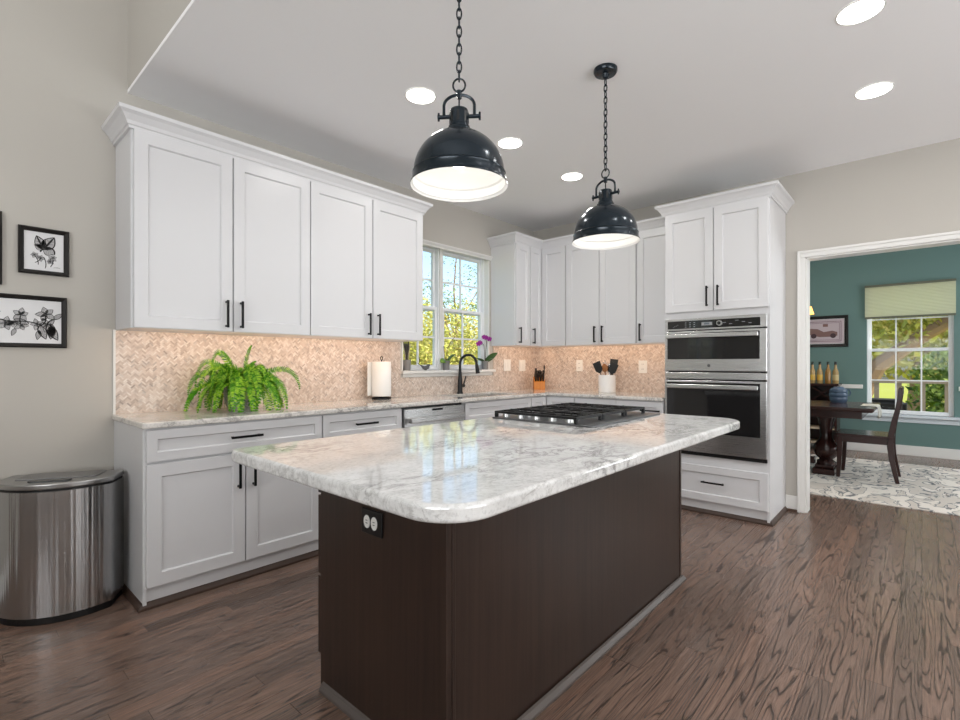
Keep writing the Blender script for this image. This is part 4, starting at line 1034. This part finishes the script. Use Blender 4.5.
bm = B(); box(bm, 5.39, 7.76, -.9, 3.0, .0, .010); tag(obj('rug', bm, M_rug, bevel=.003), 'cream rug with scattered grey pattern under the dining table', 'rug')
# table
tx0, tx1, ty0, ty1, tz = 6.10, 7.10, .345, 2.25, .762; tcx = (tx0+tx1)/2
r = thing('dining_table', 'dark cherry pedestal dining table seen through the doorway', 'table', (tcx, 1.3, .010))
bm = B(); prism(bm, rrect(tx0, tx1, ty0, ty1, .02, 3), tz-.03, tz); prism(bm, rrect(tx0+.012, tx1-.012, ty0+.012, ty1-.012, .015, 3), tz-.045, tz-.03); obj('tabletop', bm, M_dwood, r, bevel=.006)
bm = B()
for a in ((tx0+.08, tx1-.08, ty0+.10, ty0+.125), (tx0+.08, tx1-.08, ty1-.125, ty1-.10), (tx0+.08, tx0+.105, ty0+.125, ty1-.125), (tx1-.105, tx1-.08, ty0+.125, ty1-.125)): box(bm, *a, tz-.115, tz-.045)
obj('apron', bm, M_dwood, r)
for py_ in (.79, 1.82):
    bm = B(); lathe(bm, [(.085, .10), (.085, .13), (.06, .15), (.10, .19), (.125, .25), (.11, .31), (.07, .36), (.055, .40), (.062, .50), (.078, .58), (.09, .62), (.09, .645), (.12, .648), (.12, tz-.045)], tcx, py_, 28); pd = obj('pedestal', bm, M_dwood, r, smooth=True)
    bm = B(); box(bm, tcx-.22, tcx+.22, py_-.10, py_+.10, .010, .07); box(bm, tcx-.15, tcx+.15, py_-.085, py_+.085, .07, .105); obj('foot', bm, M_dwood, pd, bevel=.008)
bm = B(); box(bm, tcx-.05, tcx+.05, .89, 1.72, .09, .16); obj('stretcher', bm, M_dwood, r, bevel=.006)
# runner
bm = B(); n = 26; path = [(ty0+.13-(.126)*i/10, tz+.0025) for i in range(10)]+[(ty0+.004, tz+.0025), (ty0-.006, tz-.004), (ty0-.012, tz-.03), (ty0-.018, tz-.07), (ty0-.014, tz-.10)]
rows = []
for j, (y, z) in enumerate(path):
    row = []
    for i in range(n+1):
        x = tcx-.19+.38*i/n; k = max(0, j-10)/4; row.append(bm.verts.new((x, y-.010*k*sin(i*1.1), z-(.022*abs(sin(i*.6)) if j == len(path)-1 else 0))))
    rows.append(row)
for a, b in zip(rows, rows[1:]):
    for i in range(n): bm.faces.new((a[i], a[i+1], b[i+1], b[i]))
o = obj('table_cloth', bm, mat('white_linen', (226, 226, 216), .9), smooth=True); tag(o, 'small white cloth hanging over the near end of the dining table', 'table cloth'); md = o.modifiers.new('t', 'SOLIDIFY'); md.thickness = .002; md.offset = 1
# chair in profile, facing +Y (towards the table)
def bentpost(bm, x0, x1, prof, th):
    """side-profile post: prof = list of (y, z); th thickness along y"""
    A = [(y-t/2, z) for (y, z), t in zip(prof, th)]+[(y+t/2, z) for (y, z), t in list(zip(prof, th))[::-1]]
    a = [bm.verts.new((x0, y, z)) for y, z in A]; b = [bm.verts.new((x1, y, z)) for y, z in A]; k = len(A); h = k//2
    for i in range(k): bm.faces.new((a[i], a[(i+1) % k], b[(i+1) % k], b[i]))
    for i in range(h-1):
        bm.faces.new((a[i], a[k-1-i], a[k-2-i], a[i+1])); bm.faces.new((b[i], b[i+1], b[k-2-i], b[k-1-i]))
def dining_chair(loc, rz, label, back=True):
    """local: seat centre over origin, front at +y; x = width"""
    r = thing('dining_chair', label, 'chair', loc, rz, 'dark wood dining chairs')
    k = dict(parent=r, world=False); w2 = .215
    bp_ = [(-.245, 0), (-.225, .10), (-.200, .24), (-.190, .36), (-.195, .47), (-.215, .60), (-.245, .74), (-.262, .86), (-.268, .945)]; th = [.034, .040, .046, .052, .05, .044, .038, .036, .034]
    for s in (-1, 1):
        bm = B(); bentpost(bm, s*w2-.018, s*w2+.018, bp_, th); obj('back_leg', bm, M_dwood, bevel=.004, **k)
        bm = B(); bentpost(bm, s*(w2-.005)-.02, s*(w2-.005)+.02, [(.235, 0), (.225, .15), (.218, .43)], [.034, .040, .048]); obj('front_leg', bm, M_dwood, bevel=.004, **k)
    bm = B(); prism(bm, rrect(-w2-.025, w2+.025, -.215, .265, .03, 4), .435, .462); obj('seat', bm, M_dwood, bevel=.008, **k)
    bm = B(); box(bm, -w2+.016, w2-.016, .205, .228, .375, .435); box(bm, -w2+.016, w2-.016, -.205, -.182, .375, .435)
    for s in (-1, 1): box(bm, s*w2-.011, s*w2+.011, -.165, .20, .375, .435)
    obj('seat_rail', bm, M_dwood, **k)
    bm = B(); box(bm, -w2+.0, w2-.0, -.285, -.255, .87, .955); obj('crest_rail', bm, M_dwood, bevel=.008, **k)
    bm = B(); box(bm, -w2+.016, w2-.016, -.225, -.205, .53, .57); obj('lower_rail', bm, M_dwood, **k)
    for i in range(4):
        x = -.12+.08*i; bm = B(); bentpost(bm, x-.018, x+.018, [(-.214, .56), (-.235, .68), (-.258, .80), (-.270, .88)], [.012]*4); obj('slat', bm, M_dwood, **k)
    return r
dining_chair((6.60, .425, .010), 0, 'dark wood dining chair at the near end of the table, in profile before the window')
# sideboard with X wine rack
sx0, sx1, sy0, sy1, sh = 8.16, 8.52, .855, 1.75, .93
r = thing('wine_cabinet', 'dark wood wine cabinet with open shelves against the teal wall', 'cabinet', ((sx0+sx1)/2, (sy0+sy1)/2, 0))
bm = B(); box(bm, sx0, sx1, sy0, sy0+.025, 0, sh-.03); box(bm, sx0, sx1, sy1-.025, sy1, 0, sh-.03); box(bm, sx1-.015, sx1, sy0+.025, sy1-.025, .06, sh-.03); obj('case', bm, M_dwood, r)
bm = B(); box(bm, sx0-.02, sx1, sy0-.02, sy1+.02, sh-.03, sh); obj('top', bm, M_dwood, r, bevel=.004)
M_shelf = mat('light_shelf_edge', (186, 168, 146), .5)
for z in (.10, .30, .50): 
    bm = B(); box(bm, sx0+.01, sx1-.015, sy0+.025, sy1-.025, z, z+.02); obj('shelf', bm, M_shelf, r)
bm = B(); box(bm, sx0+.01, sx1-.015, sy0+.025, sy1-.025, .66, .68); obj('shelf', bm, M_dwood, r)
for c_ in (1.03, 1.31, 1.58):
    bm = B()
    for s in (-1, 1): box(bm, sx0+.02, sx1-.03, -.14, .14, -.008, .008, Matrix.Translation((0, c_, .79)) @ Matrix.Rotation(s*radians(40), 4, 'X'))
    obj('rack_cross', bm, M_dwood, r)
# bottles
def bottle(x, y, h, mg, ml, mc, label, liq):
    r = thing('bottle', label, 'bottle', (x, y, sh), 0, 'bottles on the wine cabinet'); k = dict(parent=r, world=False)
    bm = B(); lathe(bm, [(.033, 0), (.036, .006), (.036, h*.50), (.031, h*.58), (.015, h*.70), (.0135, h*.90), (.015, h*.91), (.015, h*.94), (.012, h*.95)], n=20); obj('glass', bm, mg, smooth=True, **k)
    bm = B(); lathe(bm, [(.0365, h*.14), (.0365, h*.40)], n=20, caps=False); obj('label', bm, ml, smooth=True, **k)
    bm = B(); lathe(bm, [(.0155, h*.86), (.0155, h*.985), (.013, h)], n=16); obj('stopper', bm, mc, smooth=True, **k)
M_amber = mat('amber_bottle', (150, 112, 58), .1, spec=.7); M_tan = mat('tan_bottle', (168, 140, 92), .12, spec=.7); M_gold = mat('gold_label', (206, 166, 66), .4); M_cream = mat('cream_label', (196, 176, 128), .6); M_green = mat('dark_bottle', (36, 44, 36), .1)
bottle(8.30, 1.151, .30, M_tan, M_gold, M_green, 'amber bottle beside the doorway casing, partly hidden, on the wine cabinet', 0)
bottle(8.30, 1.065, .30, M_tan, M_gold, M_green, 'bottle with a gold label on the wine cabinet, second from the casing', 0)
bottle(8.30, .970, .30, M_amber, M_amber, M_green, 'plain amber bottle on the wine cabinet, third from the casing', 0)
bottle(8.30, .885, .30, M_tan, M_cream, M_plastic_black, 'black-capped bottle at the right end of the wine cabinet', 0)
# jug on the table
r = thing('ceramic_jug', 'blue-grey ribbed ceramic jug on the dining table', 'jug', (6.86, .705, tz))
M_jug = mat('blue_grey_glaze', (78, 96, 118), .2)
bm = B(); lathe(bm, [(.070, 0), (.082, .02), (.088, .05), (.083, .062), (.090, .075), (.090, .10), (.084, .112), (.088, .125), (.080, .150), (.050, .168), (.046, .178), (.040, .178), (.038, .16), (.01, .155)], n=32); j = obj('body', bm, M_jug, r, world=False, smooth=True)
bm = B(); tube(bm, [(.03, -.06, .15), (.035, -.095, .145), (.036, -.108, .115), (.03, -.098, .085), (.025, -.08, .075)], .007, 8); obj('handle', bm, M_jug, r, world=False, smooth=True)
# framed picture on the teal wall
fD = fb_(DX1)
r, p = frame(.765, 1.34, 1.440, 1.885, 'black-framed vintage print on the teal dining wall', fw=.045, f=fD, group=None, mf=M_plastic_black)
bm = B(); mbox(bm, fD, .815, 1.29, .006, .008, 1.49, 1.835); mt_ = obj('mat_board', bm, mat('mauve_mat', (186, 172, 178), .8), r)
bm = B(); 
for d, wd in ((.03, .006), (.05, .004)):
    for a in ((.815+d, 1.29-d, 1.49+d, 1.49+d+wd), (.815+d, 1.29-d, 1.835-d-wd, 1.835-d), (.815+d, .815+d+wd, 1.49+d, 1.835-d), (1.29-d-wd, 1.29-d, 1.49+d, 1.835-d)): mbox(bm, fD, a[0], a[1], .008, .0085, a[2], a[3])
obj('border_lines', bm, mat('plum_line', (96, 62, 78), .8), mt_)
bm = B(); poly_(bm, [(.89, 1.60), (.89, 1.65), (.95, 1.672), (1.05, 1.655), (1.12, 1.70), (1.22, 1.71), (1.23, 1.62), (1.10, 1.585), (.95, 1.585)], fD, .0087); poly_(bm, [(1.0, 1.73), (1.0, 1.77), (1.06, 1.77), (1.06, 1.73)], fD, .0087)
obj('printed_shape', bm, mat('print_brown', (124, 96, 92), .8), mt_, recalc=False); M_pd = mat('print_dark', (70, 52, 56), .8)
for cx_ in (.94, 1.17):
    bm2 = B(); poly_(bm2, [(cx_+.034*cos(2*pi*i/18), 1.60+.034*sin(2*pi*i/18)) for i in range(18)], fD, .0089); obj('printed_disc', bm2, M_pd, mt_, recalc=False)
# cellular shade
r = thing('window_shade', 'pale green pleated shade covering the top of the dining room window', 'window shade', (DX1-.03, .13, 1.82))
bm = B(); n = 22; z0_, z1_ = 1.83, 2.235; pts = []
for i in range(2*n+1): pts.append((DX1-.040-(.009 if i % 2 else 0), z1_+(z0_-z1_)*i/(2*n)))
back = [(DX1-.024, z) for _, z in pts[::-1]]; pp = pts+back
A = [bm.verts.new((x, DWY0-.015, z)) for x, z in pp]; D = [bm.verts.new((x, DWY1+.015, z)) for x, z in pp]; kk = len(pp)
for i in range(kk): bm.faces.new((A[i], A[(i+1) % kk], D[(i+1) % kk], D[i]))
M_shade = mat('pale_green_shade', (232, 233, 214), .9, spec=.1)
_h = N(M_shade); _t = _h.n('BsdfTranslucent'); _t.inputs[0].default_value = lin((232, 234, 208)); _m = _h.n('MixShader'); _m.inputs[0].default_value = .5
_o = [x for x in _h.t.nodes if x.type == 'OUTPUT_MATERIAL'][0]; _h.l(_h.b.outputs[0], _m.inputs[1]); _h.l(_t.outputs[0], _m.inputs[2]); _h.l(_m.outputs[0], _o.inputs[0])
obj('fabric', bm, M_shade, r)
M_rail = mat('shade_rail', (96, 98, 82), .5)
bm = B(); box(bm, DX1-.058, DX1-.021, DWY0-.018, DWY1+.018, 2.235, 2.262); obj('head_rail', bm, M_rail, r)
bm = B(); box(bm, DX1-.054, DX1-.023, DWY0-.016, DWY1+.016, 1.808, 1.832); obj('bottom_rail', bm, M_rail, r)
# chandelier, its nearest shade just showing past the casing
r = thing('chandelier', 'brass chandelier with a glowing shade peeking past the doorway casing', 'chandelier', (6.6, 1.30, ZC)); k = dict(parent=r, world=False)
M_brass = mat('aged_brass', (150, 110, 56), .3, 1); M_lit = mat('lit_amber_shade', (255, 206, 120), .6, emit=(255, 176, 80), es=2.2)
bm = B(); lathe(bm, [(.06, 0), (.06, -.02), (.012, -.04), (.008, -.75), (.04, -.80), (.05, -.88), (.02, -.96), (.005, -1.0)], n=24); obj('stem', bm, M_brass, smooth=True, **k)
for i in range(6):
    a = -pi/2+2*pi*i/6; u = Vector((cos(a), sin(a), 0)); bm = B()
    tube(bm, [u*.03+Vector((0, 0, -.9)), u*.14+Vector((0, 0, -.99)), u*.27+Vector((0, 0, -1.0)), u*.345+Vector((0, 0, -.965))], .007, 8); ar = obj('arm', bm, M_brass, smooth=True, **k)
    bm = B(); lathe(bm, [(.055, -.985), (.030, -.90), (.028, -.90), (.052, -.985)], u.x*.345, u.y*.345, 18, caps=False); obj('lamp_shade', bm, M_lit, ar, world=False, smooth=True)

# ------------------------------------------------------------------ outdoors
M_ground = M_grass
bm = B(); box(bm, -30, 60, -40, 60, -.75, -.6); struct('ground', bm, M_ground)
def leafball(bm, c, rad, n, s, rng):
    c = Vector(c)
    for i in range(n):
        d = Vector((rng.gauss(0, 1), rng.gauss(0, 1), rng.gauss(0, 1))).normalized()*(rng.random()**.45)
        p = c+Vector((d.x*rad[0], d.y*rad[1], d.z*rad[2])); u = Vector((rng.uniform(-1, 1), rng.uniform(-1, 1), rng.uniform(-1, 1))).normalized(); v = u.orthogonal().normalized(); q = s*rng.uniform(.6, 1.3)
        vs = [bm.verts.new(p+a) for a in (-u*q, v*q*.45, u*q, -v*q*.45)]; bm.faces.new(vs)
def tree(name, label, cat, base, trunk, blobs, m, s, seed, group, tr=.12):
    rng = random.Random(seed); r = thing(name, label, cat, base, 0, group)
    bm = B()
    for pts, rads in trunk: tube(bm, [Vector(base)+Vector(p) for p in pts], rads, 8)
    if trunk: obj('trunk', bm, M_bark, r, smooth=True)
    bm = B()
    for c, rad, n in blobs: leafball(bm, Vector(base)+Vector(c), rad, n, s, rng)
    obj('foliage', bm, m, r, recalc=False); return r
G = -.6
bl = 'bushes beyond the kitchen window'
tree('shrub', 'sunlit yellow-green shrub seen through the left sash of the kitchen window', 'shrub', (7.9, 9.2, G), [([(0, 0, 0), (.1, 0, 1.2)], [.06, .03])], [((0, 0, 1.75), (1.0, .9, 1.75), 5200)], M_fol_y, .062, 1, bl)
tree('shrub', 'sunlit yellow-green shrub in the middle of the kitchen window view', 'shrub', (9.9, 9.5, G), [([(0, 0, 0), (.1, 0, 1.2)], [.06, .03])], [((0, 0, 1.75), (.95, .9, 1.85), 5200)], M_fol_y, .062, 2, bl)
tree('shrub', 'yellow-green shrub behind the purple orchid, outside the kitchen window', 'shrub', (12.1, 9.9, G), [([(0, 0, 0), (.1, 0, 1.2)], [.06, .03])], [((0, 0, 1.75), (1.2, .9, 1.9), 5600)], M_fol_y, .062, 3, bl)
tree('shrub', 'wide taller shrub farther back in the kitchen window view', 'shrub', (11.6, 13, G), [([(0, 0, 0), (.1, 0, 1.2)], [.06, .03])], [((0, 0, 1.9), (3.4, 1.2, 2.1), 6000)], M_fol_y, .11, 4, bl)
tree('tree', 'airy tree with thin leafy branches against the sky outside the kitchen window', 'tree', (11.3, 11.2, G), [([(0, 0, 0), (.1, .0, 2), (-.1, 0, 4.2), (.1, 0, 6)], [.05, .04, .025, .01]), ([(0, 0, 2.2), (-.8, -.2, 3.4), (-1.5, -.3, 4.2)], [.022, .016, .007]), ([(0, 0, 3), (.9, -.1, 4.2), (1.3, 0, 5.2)], [.02, .014, .006]), ([(0, 0, 2.6), (-.5, .3, 4.2), (-.7, .3, 5.4)], [.02, .014, .006])],
     [((-1.1, -.2, 4.0), (.9, .6, .55), 330), ((.7, -.1, 4.7), (.8, .6, .7), 260), ((-.3, .1, 5.3), (.9, .6, .7), 170), ((.9, 0, 3.7), (.7, .5, .5), 300), ((-.2, 0, 3.6), (1.3, .6, .5), 600)], M_fol_g, .055, 5, 'trees outside')
bd = 'greenery beyond the dining window'
tree('leaning_tree', 'tree with a thick pale leaning trunk outside the dining window', 'tree', (13.2, 1.05, G), [([(0, 0, 0), (.0, -.02, 1.0), (.0, -.35, 1.75), (.1, -1.1, 2.4), (.1, -2.0, 3.0)], [.24, .20, .16, .13, .10]), ([(0, -.02, 1.0), (0, .15, 2.0), (.1, .1, 3.2)], [.17, .12, .09])],
     [((.2, -1.4, 3.2), (1.0, 1.2, .7), 1300), ((.2, .3, 3.3), (1, 1, .7), 900), ((0, -.6, 2.5), (.5, .6, .4), 260)], M_fol_y, .09, 6, bd)
tree('shrub', 'dark green shrub behind the deck railing, outside the dining window', 'shrub', (16.2, -.7, G), [([(0, 0, 0), (.1, 0, 1.2)], [.06, .03])], [((0, 0, 1.1), (.9, 1.0, 1.2), 2400)], M_fol_g, .09, 7, bd)
tree('tree', 'broad leafy tree filling the back of the dining window view', 'tree', (22, .2, G), [([(0, 0, 0), (.1, -.3, 3)], [.25, .18]), ([(0, -1.9, 0), (.1, -2.0, 3)], [.16, .14])], [((0, 0, 3.8), (1.8, 3.6, 2.6), 5200), ((0, -1.6, 1.6), (1.2, 1.6, 1.0), 1400)], M_fol_y, .16, 8, 'trees outside')
# deck railing and covered grill
r = thing('deck_railing', 'weathered wooden deck railing outside the dining window', 'railing', (11.4, 0, -.2))
bm = B(); box(bm, 11.35, 11.45, -3, 3.5, .86, .90); obj('top_rail', bm, M_deck, r); bm = B(); box(bm, 11.38, 11.42, -3, 3.5, .02, .10); obj('bottom_rail', bm, M_deck, r)
for i in range(20):
    y = -2.8+.31*i; bm = B(); box(bm, 11.37, 11.43, y-.035, y+.035, -.2, .86); obj('baluster', bm, M_deck, r)
bm = B(); box(bm, 8.69, 11.6, -3.2, 3.3, -.25, -.2); tag(obj('deck', bm, M_deck), 'weathered wooden deck outside the dining window', 'deck')
bm = B(); box(bm, 10.2, 10.8, .18, .85, -.2, .62); bmesh.ops.bevel(bm, geom=bm.edges[:], offset=.06, segments=3, affect='EDGES')
tag(obj('covered_grill', bm, mat('black_cover', (36, 34, 34), .7)), 'dark covered grill on the deck behind the table end', 'grill')
